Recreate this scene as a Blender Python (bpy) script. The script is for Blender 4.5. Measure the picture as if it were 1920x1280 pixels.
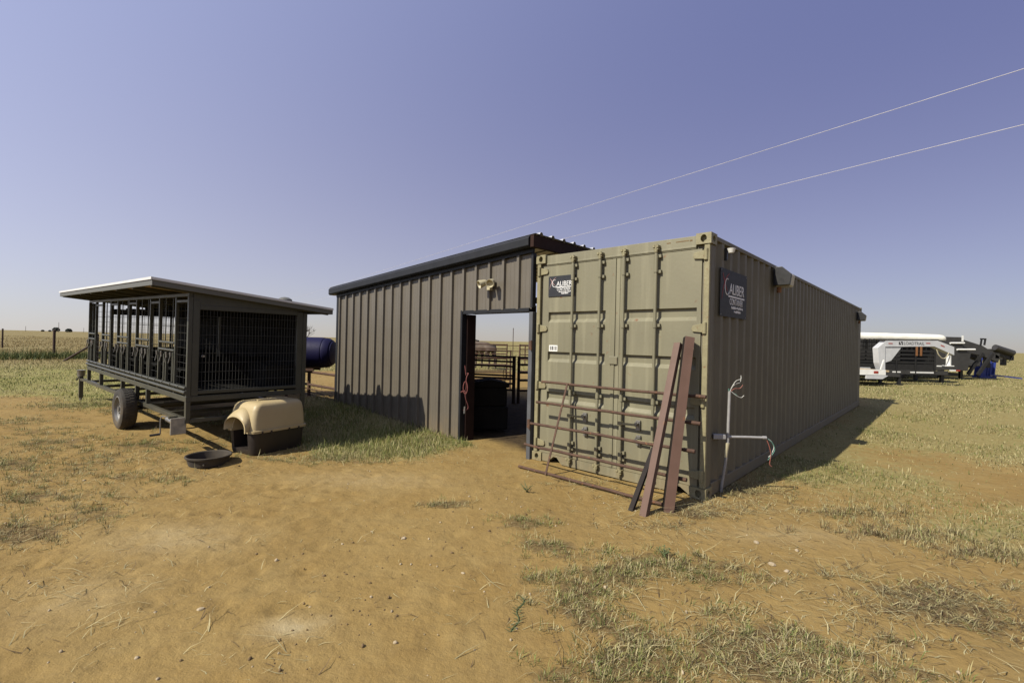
import bpy, bmesh, math, random
import numpy as np
from mathutils import Vector, Matrix
random.seed(7); np.random.seed(7)
for o in list(bpy.data.objects): bpy.data.objects.remove(o)
sc = bpy.context.scene
COL = sc.collection
R = math.radians

# ------------------------------------------------------------------ camera
EYE, FPX, ROLL = 1.6692, 882.8, 0.022696
cd = bpy.data.cameras.new('camera'); cam = bpy.data.objects.new('camera', cd); COL.objects.link(cam)
cd.sensor_width = 36.0; cd.lens = FPX / 1920 * 36.0; cd.clip_start = 0.05; cd.clip_end = 20000
cam.matrix_world = Matrix.Translation((0, 0, EYE)) @ Matrix.Rotation(R(90), 4, 'X') @ Matrix.Rotation(ROLL, 4, 'Z')
sc.camera = cam

# ------------------------------------------------------------------ sky, sun, exposure
SUN_EL, SUN_AZ = R(44.0), R(34.2)          # light travels towards +x at SUN_AZ from the x axis
LDIR = Vector((math.cos(SUN_AZ) * math.cos(SUN_EL), math.sin(SUN_AZ) * math.cos(SUN_EL), -math.sin(SUN_EL)))
w = bpy.data.worlds.new('World'); sc.world = w; w.use_nodes = True
nt = w.node_tree; nt.nodes.clear()
out = nt.nodes.new('ShaderNodeOutputWorld'); bg = nt.nodes.new('ShaderNodeBackground')
sky = nt.nodes.new('ShaderNodeTexSky'); sky.sky_type = 'NISHITA'; sky.sun_disc = False
sky.sun_elevation = SUN_EL; sky.sun_rotation = math.atan2(-LDIR.x, -LDIR.y)
sky.altitude = 900; sky.air_density = 1.0; sky.dust_density = 2.2; sky.ozone_density = 4.0
def vmath(op, a, b_=None):
    n_ = nt.nodes.new('ShaderNodeVectorMath'); n_.operation = op
    for k_, v_ in enumerate((a, b_)):
        if v_ is None: continue
        if isinstance(v_, tuple): n_.inputs[k_].default_value = v_
        else: nt.links.new(v_, n_.inputs[k_])
    return n_.outputs['Value'] if op == 'DOT_PRODUCT' else n_.outputs['Vector']
def smath(op, a, b_):
    n_ = nt.nodes.new('ShaderNodeMath'); n_.operation = op
    for k_, v_ in enumerate((a, b_)):
        if isinstance(v_, float): n_.inputs[k_].default_value = v_
        else: nt.links.new(v_, n_.inputs[k_])
    return n_.outputs[0]
# clear sky plus pale dust haze, thicker low down and brighter towards the sun
dirv = nt.nodes.new('ShaderNodeTexCoord').outputs['Generated']
elev = smath('MAXIMUM', vmath('DOT_PRODUCT', dirv, (0.0, 0.0, 1.0)), 0.0)
toward = smath('ADD', vmath('DOT_PRODUCT', dirv, tuple(-LDIR)), 1.0)
low = smath('POWER', smath('SUBTRACT', 1.0, elev), 3.0); glow = smath('MULTIPLY', toward, toward)
def spread(f_, rgb):
    c_ = nt.nodes.new('ShaderNodeCombineXYZ')
    for k_ in range(3): nt.links.new(f_, c_.inputs[k_])
    return vmath('MULTIPLY', c_.outputs[0], rgb)
skyc = vmath('ADD', vmath('MULTIPLY', sky.outputs[0], (.178, .30, .50)), spread(low, (3.85, 3.10, .95)))
skyc = vmath('ADD', vmath('ADD', skyc, spread(glow, (1.30, 1.40, 1.62))), (.30, .30, 1.45))
nt.links.new(skyc, bg.inputs[0])
bg.inputs[1].default_value = 0.0615
nt.links.new(bg.outputs[0], out.inputs[0])
sl = bpy.data.lights.new('sun', 'SUN'); so = bpy.data.objects.new('sun', sl); COL.objects.link(so)
sl.energy = 5.0; sl.angle = R(0.53); sl.color = (1.0, 0.93, 0.80)
so.rotation_euler = LDIR.to_track_quat('-Z', 'Y').to_euler(); so.location = (-20, -14, 24)
sc.view_settings.view_transform = 'Standard'; sc.view_settings.look = 'None'
sc.view_settings.exposure = 0.7; sc.view_settings.gamma = 1.0; sc.view_settings.use_curve_mapping = False
sc.cycles.use_denoising = True
sc.cycles.max_bounces = 6; sc.cycles.diffuse_bounces = 3; sc.cycles.glossy_bounces = 2
sc.cycles.caustics_reflective = False; sc.cycles.caustics_refractive = False

# ------------------------------------------------------------------ helpers: terrain and photo rays
def sstep(t):
    t = np.clip(t, 0, 1); return t * t * (3 - 2 * t)
def base_z(x, y):
    s = -((np.asarray(x, float) - .33) * .7346 - (np.asarray(y, float) - 6.73) * .6785)
    return .2 * sstep((s - .8) / 5.7)
def vnoise(x, y, seed=0):
    x = np.asarray(x, float); y = np.asarray(y, float)
    xi = np.floor(x).astype(np.int64); yi = np.floor(y).astype(np.int64)
    fx = x - xi; fy = y - yi; fx = fx * fx * (3 - 2 * fx); fy = fy * fy * (3 - 2 * fy)
    def h(a, b):
        n = (a * 374761393 + b * 668265263 + seed * 1442695041) & 0xffffffff
        n = ((n ^ (n >> 13)) * 1274126177) & 0xffffffff
        return ((n ^ (n >> 16)) & 0xffff) / 65535.0
    return (h(xi, yi) * (1 - fx) + h(xi + 1, yi) * fx) * (1 - fy) + (h(xi, yi + 1) * (1 - fx) + h(xi + 1, yi + 1) * fx) * fy
def fbm(x, y, sc_, oct_=4, seed=0):
    v = 0; a = .5; t = 0
    for k in range(oct_):
        v = v + a * vnoise(np.asarray(x) * sc_ + 17.3 * k, np.asarray(y) * sc_ - 9.1 * k, seed + k); t += a; a *= .5; sc_ *= 2.03
    return v / t
def ground_z(x, y):
    x = np.asarray(x, float); y = np.asarray(y, float)
    near = 1 - sstep((np.hypot(x, y) - 18) / 30)
    rough = .35 + .9 * sstep((-x - 1.8) / 2.5)          # churned earth on the left
    mid = (fbm(x, y, .9, 3, 5) - .5) * .05
    fine = (fbm(x, y, 4.2, 4, 11) - .5) * .06 * rough
    far = (fbm(x, y, .05, 2, 3) - .5) * .5 * sstep((np.hypot(x, y) - 30) / 60)
    return base_z(x, y) + (mid + fine) * near * .7 + far
_rt = Vector((math.cos(ROLL), 0, math.sin(ROLL))); _up = Vector((-math.sin(ROLL), 0, math.cos(ROLL)))
def pix_dir(px, py):
    return Vector((0, 1, 0)) + _rt * ((px - 960) / FPX) - _up * ((py - 640) / FPX)
def gp(px, py):
    """where the sight line through a photo pixel meets the ground"""
    d = pix_dir(px, py); z = 0.0
    for _ in range(30):
        t = (z - EYE) / d.z; x, y = d.x * t, d.y * t
        z = .5 * z + .5 * float(base_z(x, y))
    return Vector((x, y, z))
def at_depth(px, py, y):
    d = pix_dir(px, py); return Vector((d.x * y, y, EYE + d.z * y))
def on_ground(x, y, dz=0.0): return Vector((x, y, float(ground_z(x, y)) + dz))

# ------------------------------------------------------------------ helpers: materials
MATS = {}
ALB = dict(white_paint=.8, white_tarpaulin=.8, white_roof_sheet=.85, sign_white=.8, galvanised_roof=.8, light_grey_trailer_paint=.75, aluminium_cable=.6)   # the tints below are as the photo shows them; scaled to reflectance
def M(name, col, rough=.6, metal=0.0, col2=None, ns=3.0, lo=.35, hi=.65, streak=0.0, rust=0.0, rs=9.0, bump=0.0, bs=60.0, spec=.4,
      dust=0.0, dusth=.35, trans=0.0):
    if name in MATS: return MATS[name]
    m = bpy.data.materials.new(name); m.use_nodes = True; t = m.node_tree; N = t.nodes; Lk = t.links
    b = N['Principled BSDF']; b.inputs['Roughness'].default_value = rough; b.inputs['Metallic'].default_value = metal
    b.inputs['Specular IOR Level'].default_value = spec
    tc = N.new('ShaderNodeTexCoord'); src = tc.outputs['Object']
    def noise(scale, vec=None, detail=5.0):
        n = N.new('ShaderNodeTexNoise'); n.inputs['Scale'].default_value = scale; n.inputs['Detail'].default_value = detail
        Lk.new(vec or src, n.inputs['Vector']); return n.outputs['Fac']
    def ramp(fac, a, c):
        r = N.new('ShaderNodeMapRange'); r.inputs['From Min'].default_value = a; r.inputs['From Max'].default_value = c; Lk.new(fac, r.inputs['Value']); return r.outputs[0]
    def mix(fac, a, c):
        x = N.new('ShaderNodeMix'); x.data_type = 'RGBA'
        if isinstance(fac, float): x.inputs[0].default_value = fac
        else: Lk.new(fac, x.inputs[0])
        for sck, v in ((6, a), (7, c)):
            if isinstance(v, tuple): x.inputs[sck].default_value = (*v, 1)
            else: Lk.new(v, x.inputs[sck])
        return x.outputs[2]
    def mul(a, k):
        x = N.new('ShaderNodeMath'); x.operation = 'MULTIPLY'; Lk.new(a, x.inputs[0])
        if isinstance(k, float): x.inputs[1].default_value = k
        else: Lk.new(k, x.inputs[1])
        return x.outputs[0]
    kk = ALB.get(name, .52); col = tuple(c * kk for c in col)
    c2 = tuple(c * kk for c in col2) if col2 else tuple(c * .8 for c in col)
    c = mix(ramp(noise(ns), lo, hi), col, c2)
    if streak:
        mp = N.new('ShaderNodeMapping'); mp.inputs['Scale'].default_value = (14, 14, .7); Lk.new(src, mp.inputs[0])
        c = mix(mul(ramp(noise(1.0, mp.outputs[0], 3.0), .52, .8), streak), c, tuple(min(1, k * 1.3 + .01) for k in col))
        mp = N.new('ShaderNodeMapping'); mp.inputs['Scale'].default_value = (9, 9, .5); mp.inputs['Location'].default_value = (3, 8, 1); Lk.new(src, mp.inputs[0])
        c = mix(mul(ramp(noise(1.0, mp.outputs[0], 4.0), .55, .85), streak), c, tuple(k * .62 for k in col))
    if rust:
        f = ramp(noise(rs, None, 8.0), .66 - .12 * rust, .74 - .1 * rust)
        c = mix(mul(f, .85), c, mix(ramp(noise(35.0), .4, .6), (.085, .034, .014), (.16, .07, .025)))
    if dust:
        sp = N.new('ShaderNodeSeparateXYZ'); Lk.new(src, sp.inputs[0])
        f = ramp(sp.outputs[2], dusth, 0.0)
        c = mix(mul(mul(f, ramp(noise(6.0), .25, .75)), dust), c, (.19, .135, .065))
    Lk.new(c, b.inputs['Base Color'])
    rr = N.new('ShaderNodeMapRange'); rr.inputs['To Min'].default_value = max(.05, rough - .1); rr.inputs['To Max'].default_value = min(1, rough + .12)
    Lk.new(noise(ns * 4), rr.inputs['Value']); Lk.new(rr.outputs[0], b.inputs['Roughness'])
    if bump:
        bn = N.new('ShaderNodeBump'); bn.inputs['Strength'].default_value = bump; bn.inputs['Distance'].default_value = .01
        Lk.new(noise(bs), bn.inputs['Height']); Lk.new(bn.outputs[0], b.inputs['Normal'])
    MATS[name] = m; return m
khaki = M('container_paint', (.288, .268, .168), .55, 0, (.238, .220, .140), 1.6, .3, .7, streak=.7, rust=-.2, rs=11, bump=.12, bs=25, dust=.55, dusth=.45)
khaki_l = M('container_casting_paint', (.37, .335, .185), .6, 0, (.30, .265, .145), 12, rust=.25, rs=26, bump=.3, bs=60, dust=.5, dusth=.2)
khaki_shaded = M('container_paint_shaded', (.205, .184, .122), .6, 0, (.18, .16, .106), 1.5, streak=.3, rust=-.3, rs=7, bump=.1, bs=20, dust=.6, dusth=.4)  # darker copy of the container paint, side shade put into the colour
dark_rubber = M('door_gasket', (.03, .028, .024), .8)
taupe = M('wall_sheet_taupe', (.183, .160, .124), .45, 0, (.170, .148, .114), 3, streak=.30, bump=.22, bs=2.6, dust=.6, dusth=.45)
blacktrim = M('black_trim', (.018, .019, .022), .5, 0, (.024, .025, .028), 5, spec=.25)
redox = M('red_oxide_steel', (.045, .021, .015), .85, 0, (.030, .015, .011), 4, rust=.0, spec=.2)
galv = M('galvanised_roof', (.62, .62, .62), .35, .6, (.5, .5, .5), 6)
greypost = M('grey_jamb_steel', (.16, .165, .175), .5, .2, (.12, .125, .13), 5, rust=.1)
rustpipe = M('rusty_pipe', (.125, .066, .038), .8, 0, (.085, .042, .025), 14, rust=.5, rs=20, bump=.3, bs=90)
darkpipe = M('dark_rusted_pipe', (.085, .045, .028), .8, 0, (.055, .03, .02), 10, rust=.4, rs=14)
primer = M('red_primer_steel', (.180, .100, .068), .55, 0, (.140, .076, .048), 5, .3, .7, streak=.3, rust=.15, bump=.08, bs=40)
primer_dark = M('dark_steel_flange_shade', (.030, .022, .018), .7, 0, (.022, .016, .014), 7, rust=.1, spec=.2)  # painted shade on the red channels' left flanges; short channel's own dark steel
trailer_grey = M('charcoal_trailer_paint', (.084, .085, .064), .42, 0, (.068, .069, .052), 5, bump=.05, dust=.35, dusth=.9)
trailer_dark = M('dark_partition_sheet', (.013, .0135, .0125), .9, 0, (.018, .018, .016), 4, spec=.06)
meshwire = M('welded_wire', (.075, .073, .062), .5, .2)
wood = M('roof_underside_timber', (.70, .54, .32), .8, 0, (.60, .45, .25), 6)
whiteroof = M('white_roof_sheet', (.62, .62, .60), .45, 0, (.55, .55, .53), 4)
fascia = M('grey_roof_fascia', (.165, .165, .142), .5, 0, (.17, .17, .145), 5)
tyre_m = M('tyre_rubber', (.055, .05, .043), .9, 0, (.04, .037, .032), 9, bump=.2, bs=70, dust=.3, dusth=.3)
rim_m = M('steel_rim', (.42, .41, .38), .4, .5, (.33, .31, .27), 12, rust=.25)
steel = M('zinc_steel', (.45, .44, .41), .4, .7, (.34, .33, .3), 10, rust=.1)
plate_m = M('jack_foot_plate', (.62, .56, .43), .55, .2, (.40, .37, .30), 12, rust=.15)
beige = M('beige_plastic', (.62, .50, .275), .5, 0, (.58, .455, .24), 3, bump=.12, bs=18, spec=.35)
brownpl = M('dark_brown_plastic', (.030, .023, .019), .5, 0, (.042, .031, .024), 5, bump=.1, bs=30)
rubber = M('black_rubber_pan', (.050, .041, .030), .85, 0, (.085, .066, .043), 9, bump=.2, bs=50)
blue = M('blue_plastic_tank', (.009, .008, .060), .6, 0, (.007, .006, .048), 3, spec=.2)
white_m = M('white_paint', (.74, .74, .70), .5, 0, (.66, .66, .62), 6)
cream = M('cream_plastic', (.66, .60, .40), .45, 0, (.58, .52, .34), 8)
lens_m = M('lamp_glass', (.75, .75, .72), .12, 0, (.7, .7, .66), 5, spec=.6)
pvc = M('grey_pvc_conduit', (.46, .45, .44), .45, 0, (.38, .37, .36), 12)
sign_m = M('sign_plate_charcoal', (.030, .031, .034), .4, 0, (.036, .037, .040), 6)
sign_side_m = M('sign_plate_slate', (.036, .036, .040), .55, 0, (.042, .042, .046), 6, spec=.2)
sign_w = M('sign_white', (.80, .80, .78), .6)
sign_red = M('sign_red', (.45, .05, .045), .6)
sign_pink = M('sign_pink', (.72, .45, .42), .6)
black_m = M('black_paint', (.018, .018, .018), .45, 0, (.028, .027, .025), 6)
lt_grey = M('light_grey_trailer_paint', (.52, .53, .53), .4, 0, (.46, .47, .47), 4)
dk_grey = M('dark_grey_trailer_paint', (.062, .060, .054), .55, 0, (.048, .046, .042), 4)
tarp_w = M('white_tarpaulin', (.78, .76, .66), .65, 0, (.70, .68, .58), 3, bump=.3, bs=5)
chute_blue = M('blue_steel', (.045, .075, .36), .5, 0, (.03, .05, .26), 5)
red_m = M('red_reflector', (.5, .05, .03), .4)
amber = M('orange_strap', (.35, .15, .05), .7)
rope_red = M('red_rope', (.26, .065, .06), .9, 0, (.32, .13, .11), 60)
binm = M('dark_feed_bin', (.016, .015, .014), .95, 0, (.022, .02, .018), 5, spec=.08)
woodpole = M('weathered_pole', (.16, .12, .085), .9, 0, (.11, .085, .06), 8)
wire_al = M('aluminium_cable', (.85, .82, .80), .4, .2)
stone_m = M('pale_stone', (.62, .50, .33), .9, 0, (.42, .33, .2), 25, bump=.4, bs=90)
bark = M('bark', (.10, .075, .055), .95, 0, (.07, .052, .04), 10)
leafdark = M('far_leaves', (.055, .07, .05), .9, 0, (.035, .05, .035), .3)
horse_m = M('dun_horse_coat', (.145, .105, .072), .8, 0, (.085, .062, .043), 2.2, .35, .6)
horse_d = M('dark_mane', (.03, .022, .018), .85)
wires = {k: M('wire_' + k, c, .5) for k, c in dict(white=(.72, .72, .66), red=(.42, .14, .10), green=(.14, .34, .26), black=(.03, .03, .03)).items()}

# ------------------------------------------------------------------ helpers: meshes
class MB:
    def __init__(s): s.v = []; s.f = []
    def add(s, vs, fs, mat=None):
        k = len(s.v)
        for v in vs: s.v.append(tuple(mat @ Vector(v)) if mat is not None else tuple(v))
        for f in fs: s.f.append(tuple(i + k for i in f))
        return s
    def box(s, lo, hi, mat=None):
        x0, y0, z0 = lo; x1, y1, z1 = hi
        vs = [(x0, y0, z0), (x1, y0, z0), (x1, y1, z0), (x0, y1, z0), (x0, y0, z1), (x1, y0, z1), (x1, y1, z1), (x0, y1, z1)]
        return s.add(vs, [(0, 3, 2, 1), (4, 5, 6, 7), (0, 1, 5, 4), (1, 2, 6, 5), (2, 3, 7, 6), (3, 0, 4, 7)], mat)
    def bar(s, a, b, w_, h_=None, up=(0, 0, 1)):
        """square bar from a to b"""
        h_ = h_ or w_; a = Vector(a); b = Vector(b); d = (b - a); L_ = d.length; d.normalize()
        up = Vector(up)
        if abs(d.dot(up)) > .95: up = Vector((1, 0, 0))
        sx = d.cross(up).normalized(); sz = sx.cross(d).normalized()
        m = Matrix((sx, d, sz)).transposed().to_4x4(); m.translation = a
        return s.box((-w_ / 2, 0, -h_ / 2), (w_ / 2, L_, h_ / 2), m)
    def cyl(s, a, b, r, n=12, r2=None, cap=True):
        a = Vector(a); b = Vector(b); d = (b - a).normalized(); r2 = r if r2 is None else r2
        up = Vector((0, 0, 1)) if abs(d.z) < .9 else Vector((1, 0, 0))
        sx = d.cross(up).normalized(); sy = sx.cross(d)
        vs = []
        for c, q in ((a, r), (b, r2)):
            for i in range(n):
                t = 2 * math.pi * i / n; vs.append(c + sx * math.cos(t) * q + sy * math.sin(t) * q)
        fs = [(i, (i + 1) % n, n + (i + 1) % n, n + i) for i in range(n)]
        fs = [f[::-1] for f in fs]
        if cap: fs += [tuple(range(n)), tuple(range(2 * n - 1, n - 1, -1))]
        return s.add(vs, fs)
    def tube(s, pts, r, n=8, taper=None):
        pts = [Vector(p) for p in pts]; m = len(pts); vs = []; ref = None
        for k, p in enumerate(pts):
            d = (pts[min(k + 1, m - 1)] - pts[max(k - 1, 0)]).normalized()
            if ref is None: ref = Vector((0, 0, 1)) if abs(d.z) < .9 else Vector((1, 0, 0))
            sx = d.cross(ref).normalized(); ref = sx.cross(d).normalized()
            rr = r if taper is None else r + (taper - r) * k / (m - 1)
            for i in range(n):
                t = 2 * math.pi * i / n; vs.append(p + sx * math.cos(t) * rr + ref * math.sin(t) * rr)
        fs = []
        for k in range(m - 1):
            for i in range(n): fs.append((k * n + i, (k + 1) * n + i, (k + 1) * n + (i + 1) % n, k * n + (i + 1) % n))
        fs += [tuple(range(n)), tuple(range(m * n - 1, (m - 1) * n - 1, -1))]
        return s.add(vs, fs)
    def prism(s, poly, d0, d1, axis='y', mat=None):
        """polygon (p,q) swept along axis from d0 to d1"""
        n = len(poly)
        def P(p, q, d): return {'y': (p, d, q), 'x': (d, p, q), 'z': (p, q, d)}[axis]
        vs = [P(p, q, d0) for p, q in poly] + [P(p, q, d1) for p, q in poly]
        fs = [(i, (i + 1) % n, n + (i + 1) % n, n + i) for i in range(n)] + [tuple(range(n - 1, -1, -1)), tuple(range(n, 2 * n))]
        return s.add(vs, fs, mat)
    def lathe(s, prof, n=32, c=(0, 0, 0), axis='z'):
        vs = []
        for r_, z in prof:
            for i in range(n):
                t = 2 * math.pi * i / n; a, b_ = r_ * math.cos(t), r_ * math.sin(t)
                p = (a, b_, z) if axis == 'z' else ((z, a, b_) if axis == 'x' else (a, z, b_))
                vs.append((p[0] + c[0], p[1] + c[1], p[2] + c[2]))
        m = len(prof)
        fs = [(k * n + i, k * n + (i + 1) % n, (k + 1) * n + (i + 1) % n, (k + 1) * n + i) for k in range(m - 1) for i in range(n)]
        return s.add(vs, fs)
    def loft(s, loops, cap0=True, cap1=True):
        n = len(loops[0]); vs = [p for l in loops for p in l]
        fs = [(k * n + i, k * n + (i + 1) % n, (k + 1) * n + (i + 1) % n, (k + 1) * n + i) for k in range(len(loops) - 1) for i in range(n)]
        if cap0: fs.append(tuple(range(n - 1, -1, -1)))
        if cap1: fs.append(tuple(range((len(loops) - 1) * n, len(loops) * n)))
        return s.add(vs, fs)
    def sheet(s, P, Q, pts):
        """strip: pts = list of (vector a, vector b)"""
        k = len(pts); vs = [a for a, b in pts] + [b for a, b in pts]
        return s.add(vs, [(i, i + 1, k + i + 1, k + i) for i in range(k - 1)])
    def build(s, name, mat, parent=None, smooth=False, bevel=0, fix=True, solid=0):
        me = bpy.data.meshes.new(name); me.from_pydata(s.v, [], s.f); me.update()
        if fix:
            bm = bmesh.new(); bm.from_mesh(me); bmesh.ops.recalc_face_normals(bm, faces=bm.faces); bm.to_mesh(me); bm.free()
        me.materials.append(mat)
        o = bpy.data.objects.new(name, me); COL.objects.link(o); o.parent = parent
        if smooth: smooth_mesh(me, smooth if smooth is not True else 40)
        if solid:
            q = o.modifiers.new('solid', 'SOLIDIFY'); q.thickness = solid; q.offset = 0
        if bevel:
            q = o.modifiers.new('bevel', 'BEVEL'); q.width = bevel; q.segments = 2; q.limit_method = 'ANGLE'; q.angle_limit = R(35)
        return o
def smooth_mesh(me, ang):
    for p in me.polygons: p.use_smooth = True
    me.set_sharp_from_angle(angle=R(ang))
def tag(o, label=None, cat=None, group=None, kind=None):
    if label: o['label'] = label
    if cat: o['category'] = cat
    if group: o['group'] = group
    if kind: o['kind'] = kind
    elif cat and 'kind' not in o: o['kind'] = 'thing'
    return o
def thing(name, label, cat, loc=(0, 0, 0), rz=0.0, group=None):
    o = bpy.data.objects.new(name, None); COL.objects.link(o); o.empty_display_size = .2
    o.location = loc; o.rotation_euler = (0, 0, rz); return tag(o, label, cat, group)
def box(name, lo, hi, mat, parent, bevel=.003): return MB().box(lo, hi).build(name, mat, parent, bevel=bevel)
def text_mesh(body, size, name, mat, parent, matrix, width=None, ext=.002, spacing=1.0, align='LEFT'):
    cu = bpy.data.curves.new('t', 'FONT'); cu.body = body; cu.size = size; cu.extrude = ext; cu.space_character = spacing; cu.align_x = align
    ob = bpy.data.objects.new('t', cu); COL.objects.link(ob)
    dg = bpy.context.evaluated_depsgraph_get(); me = bpy.data.meshes.new_from_object(ob.evaluated_get(dg)); me.name = name
    bpy.data.objects.remove(ob); bpy.data.curves.remove(cu)
    if width:
        xs = [v.co.x for v in me.vertices]; k = width / (max(xs) - min(xs))
        for v in me.vertices: v.co.x *= k
    me.transform(matrix); me.materials.clear(); me.materials.append(mat)
    o = bpy.data.objects.new(name, me); COL.objects.link(o); o.parent = parent; return o
def copy_part(o, parent, loc=None):
    c = o.copy(); COL.objects.link(c); c.parent = parent
    if loc is not None: c.location = loc
    return c

# ------------------------------------------------------------------ ground
S0_, SA_ = (-3.9302, 10.7525), R(-43.48)      # left front corner and direction of the shed front
def poly_mask(x, y, poly, soft=.35, seed=1, wob=.5):
    """1 inside a world polygon, soft and ragged at its edge"""
    x = np.asarray(x, float) + (fbm(x, y, 1.3, 3, seed) - .5) * wob * 2; y = np.asarray(y, float) + (fbm(x, y, 1.3, 3, seed + 7) - .5) * wob * 2
    ins = np.zeros(x.shape, bool); dmin = np.full(x.shape, 1e9); n = len(poly)
    for i in range(n):
        x0, y0 = poly[i][0], poly[i][1]; x1, y1 = poly[(i + 1) % n][0], poly[(i + 1) % n][1]
        c = ((y0 > y) != (y1 > y)) & (x < (x1 - x0) * (y - y0) / (y1 - y0 + 1e-12) + x0); ins ^= c
        dx, dy = x1 - x0, y1 - y0; t = np.clip(((x - x0) * dx + (y - y0) * dy) / (dx * dx + dy * dy + 1e-12), 0, 1)
        dmin = np.minimum(dmin, np.hypot(x - x0 - t * dx, y - y0 - t * dy))
    return np.clip(np.where(ins, dmin, -dmin) / soft * .5 + .5, 0, 1)
def PX(*pts): return [tuple(gp(*p)) for p in pts]
LAWN_RIGHT = PX((1338, 932), (1440, 905), (1490, 912), (1560, 950), (1680, 985), (1800, 1030), (1925, 1052), (2300, 1000), (2300, 700), (1640, 700), (1625, 745), (1400, 860))
BARE_RIGHT = [PX((1730, 880), (1800, 862), (1960, 872), (1960, 905), (1850, 920), (1780, 900)), PX((1570, 930), (1640, 925), (1700, 948), (1610, 955)), PX((1620, 850), (1700, 846), (1700, 862), (1640, 866)),
              PX((1740, 930), (1960, 925), (1960, 945), (1800, 950))]
LAWN_SHED = PX((552, 838), (600, 862), (700, 862), (800, 858), (875, 838), (866, 822), (760, 786), (632, 752), (585, 745), (545, 770), (430, 770), (430, 800))
LAWN_LEFT = PX((-700, 672), (-700, 742), (60, 742), (150, 770), (215, 762), (300, 742), (420, 745), (560, 730), (560, 700), (200, 672))
YARD_BACK = [(-7, 13.2), (-2.5, 12.0), (8, 17), (9, 21), (-1, 22.5), (-9, 20)]
# patches: photo pixel, size along x and depth (m), weight, greenness
PATCH = [((1090, 1105), .30, .22, 1.0, .45), ((1145, 1078), .35, .2, 1.0, .35), ((1205, 1062), .3, .2, 1.0, .45), ((1265, 1058), .3, .2, 1.0, .5), ((1320, 1080), .3, .16, .8, .45),
         ((1350, 1060), .3, .14, .7, .05), ((1075, 1140), .25, .2, .9, .2), ((1130, 1160), .25, .2, 1.0, .4), ((1195, 1205), .22, .2, 1.2, .3), ((1160, 1245), .25, .2, 1.0, .4),
         ((1245, 1250), .22, .15, .8, .55), ((1060, 1262), .22, .1, .8, .6), ((1230, 1275), .4, .12, .9, .5), ((1255, 1218), .15, .1, .5, .45),
         ((1355, 1150), .2, .14, .7, .4), ((1355, 1215), .22, .15, 1.2, .4), ((1420, 1205), .3, .2, .8, .08), ((1480, 1190), .22, .16, 1.0, .5), ((1520, 1245), .3, .15, .9, .4), ((1420, 1262), .35, .14, .8, .1),
         ((1570, 1225), .22, .12, .9, .3), ((1650, 1200), .1, .06, .7, .15), ((1690, 1210), .16, .06, .8, .15), ((1720, 1262), .25, .1, .8, .4), ((1640, 1270), .3, .08, .7, .35), ((1435, 1090), .2, .08, .5, .1), ((1438, 1085), .15, .08, .5, .2),
         ((1620, 1080), .4, .14, .5, .1), ((1700, 1110), .4, .18, .8, .05), ((1760, 1140), .45, .2, 1.0, .04), ((1850, 1165), .4, .16, .8, .05), ((1790, 1110), .4, .12, .5, .08), ((1910, 1110), .3, .2, .4, .1),
         ((985, 980), .22, .2, 1.1, .6), ((1022, 1022), .25, .16, 1.1, .5), ((1075, 1038), .3, .1, .7, .5), ((1125, 1032), .2, .08, .6, .55), ((1005, 1085), .18, .1, .8, .6), ((1055, 1085), .25, .1, .6, .4),
         ((838, 945), .24, .12, 1.2, .3), ((270, 832), .38, .25, 1.0, .65), ((330, 845), .3, .15, .7, .5), ((395, 830), .4, .15, .6, .45), ((150, 760), .7, .4, 1.0, .5), ((230, 895), .5, .2, .5, .45), ((300, 895), .4, .15, .5, .4), ((330, 903), .2, .1, .5, .5),
         ((15, 870), .5, .3, .9, .5), ((25, 1000), .5, .3, .9, .15), ((160, 965), .35, .2, .8, .4), ((60, 900), .4, .2, .5, .4), ((120, 880), .5, .2, .4, .3), ((70, 810), .6, .3, .5, .4),
         ((440, 822), .3, .2, .7, .5), ((505, 862), .5, .1, .6, .5), ((640, 858), .4, .12, .8, .45), ((590, 860), .3, .12, .7, .5), ((300, 800), .5, .3, .35, .3), ((80, 850), .6, .3, .3, .2),
         ((1390, 920), .5, .25, 1.0, .1), ((1300, 960), .4, .18, .8, .05), ((1240, 985), .3, .12, .5, .05), ((1080, 905), .5, .15, .45, .1), ((1180, 930), .3, .12, .4, .1), ((1500, 895), .35, .35, 1.0, .6), ((1545, 875), .3, .3, .9, .55),
         ((1645, 810), .5, .5, .9, .5), ((40, 930), .5, .3, .7, .35), ((110, 830), .7, .35, .6, .4), ((200, 860), .6, .3, .5, .3), ((180, 930), .5, .25, .5, .3), ((20, 790), .7, .4, .6, .4),
         ((240, 770), .6, .4, .7, .4), ((370, 790), .5, .3, .6, .35), ((420, 850), .4, .12, .5, .5), ((560, 868), .4, .08, .6, .5), ((680, 866), .4, .08, .7, .45), ((1600, 960), .6, .2, .7, .12), ((1720, 1000), .7, .2, .8, .12), ((1860, 1035), .6, .2, .8, .12)]
PATCHW = [(gp(*p), rx, ry, wt, g) for p, rx, ry, wt, g in PATCH]
def lawn_fields(x, y):
    x = np.asarray(x, float); y = np.asarray(y, float)
    g = poly_mask(x, y, LAWN_RIGHT, .5, 21, .35)
    for k, b in enumerate(BARE_RIGHT): g = g * (1 - .85 * poly_mask(x, y, b, .6, 31 + k, .5))
    sh = poly_mask(x, y, LAWN_SHED, .3, 41, .22); lf = poly_mask(x, y, LAWN_LEFT, .7, 51, .6)
    far = sstep((np.hypot(x, y) - 17) / 6) * (1 - poly_mask(x, y, YARD_BACK, 1.0, 61, .6))
    return g, sh, lf, far
def patch_field(x, y):
    v = np.zeros(np.shape(x))
    for c, rx, ry, wt, g in PATCHW:
        v = np.maximum(v, wt * np.exp(-(((x - c.x) / rx) ** 2 + ((y - c.y) / ry) ** 2)))
    return v
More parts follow.
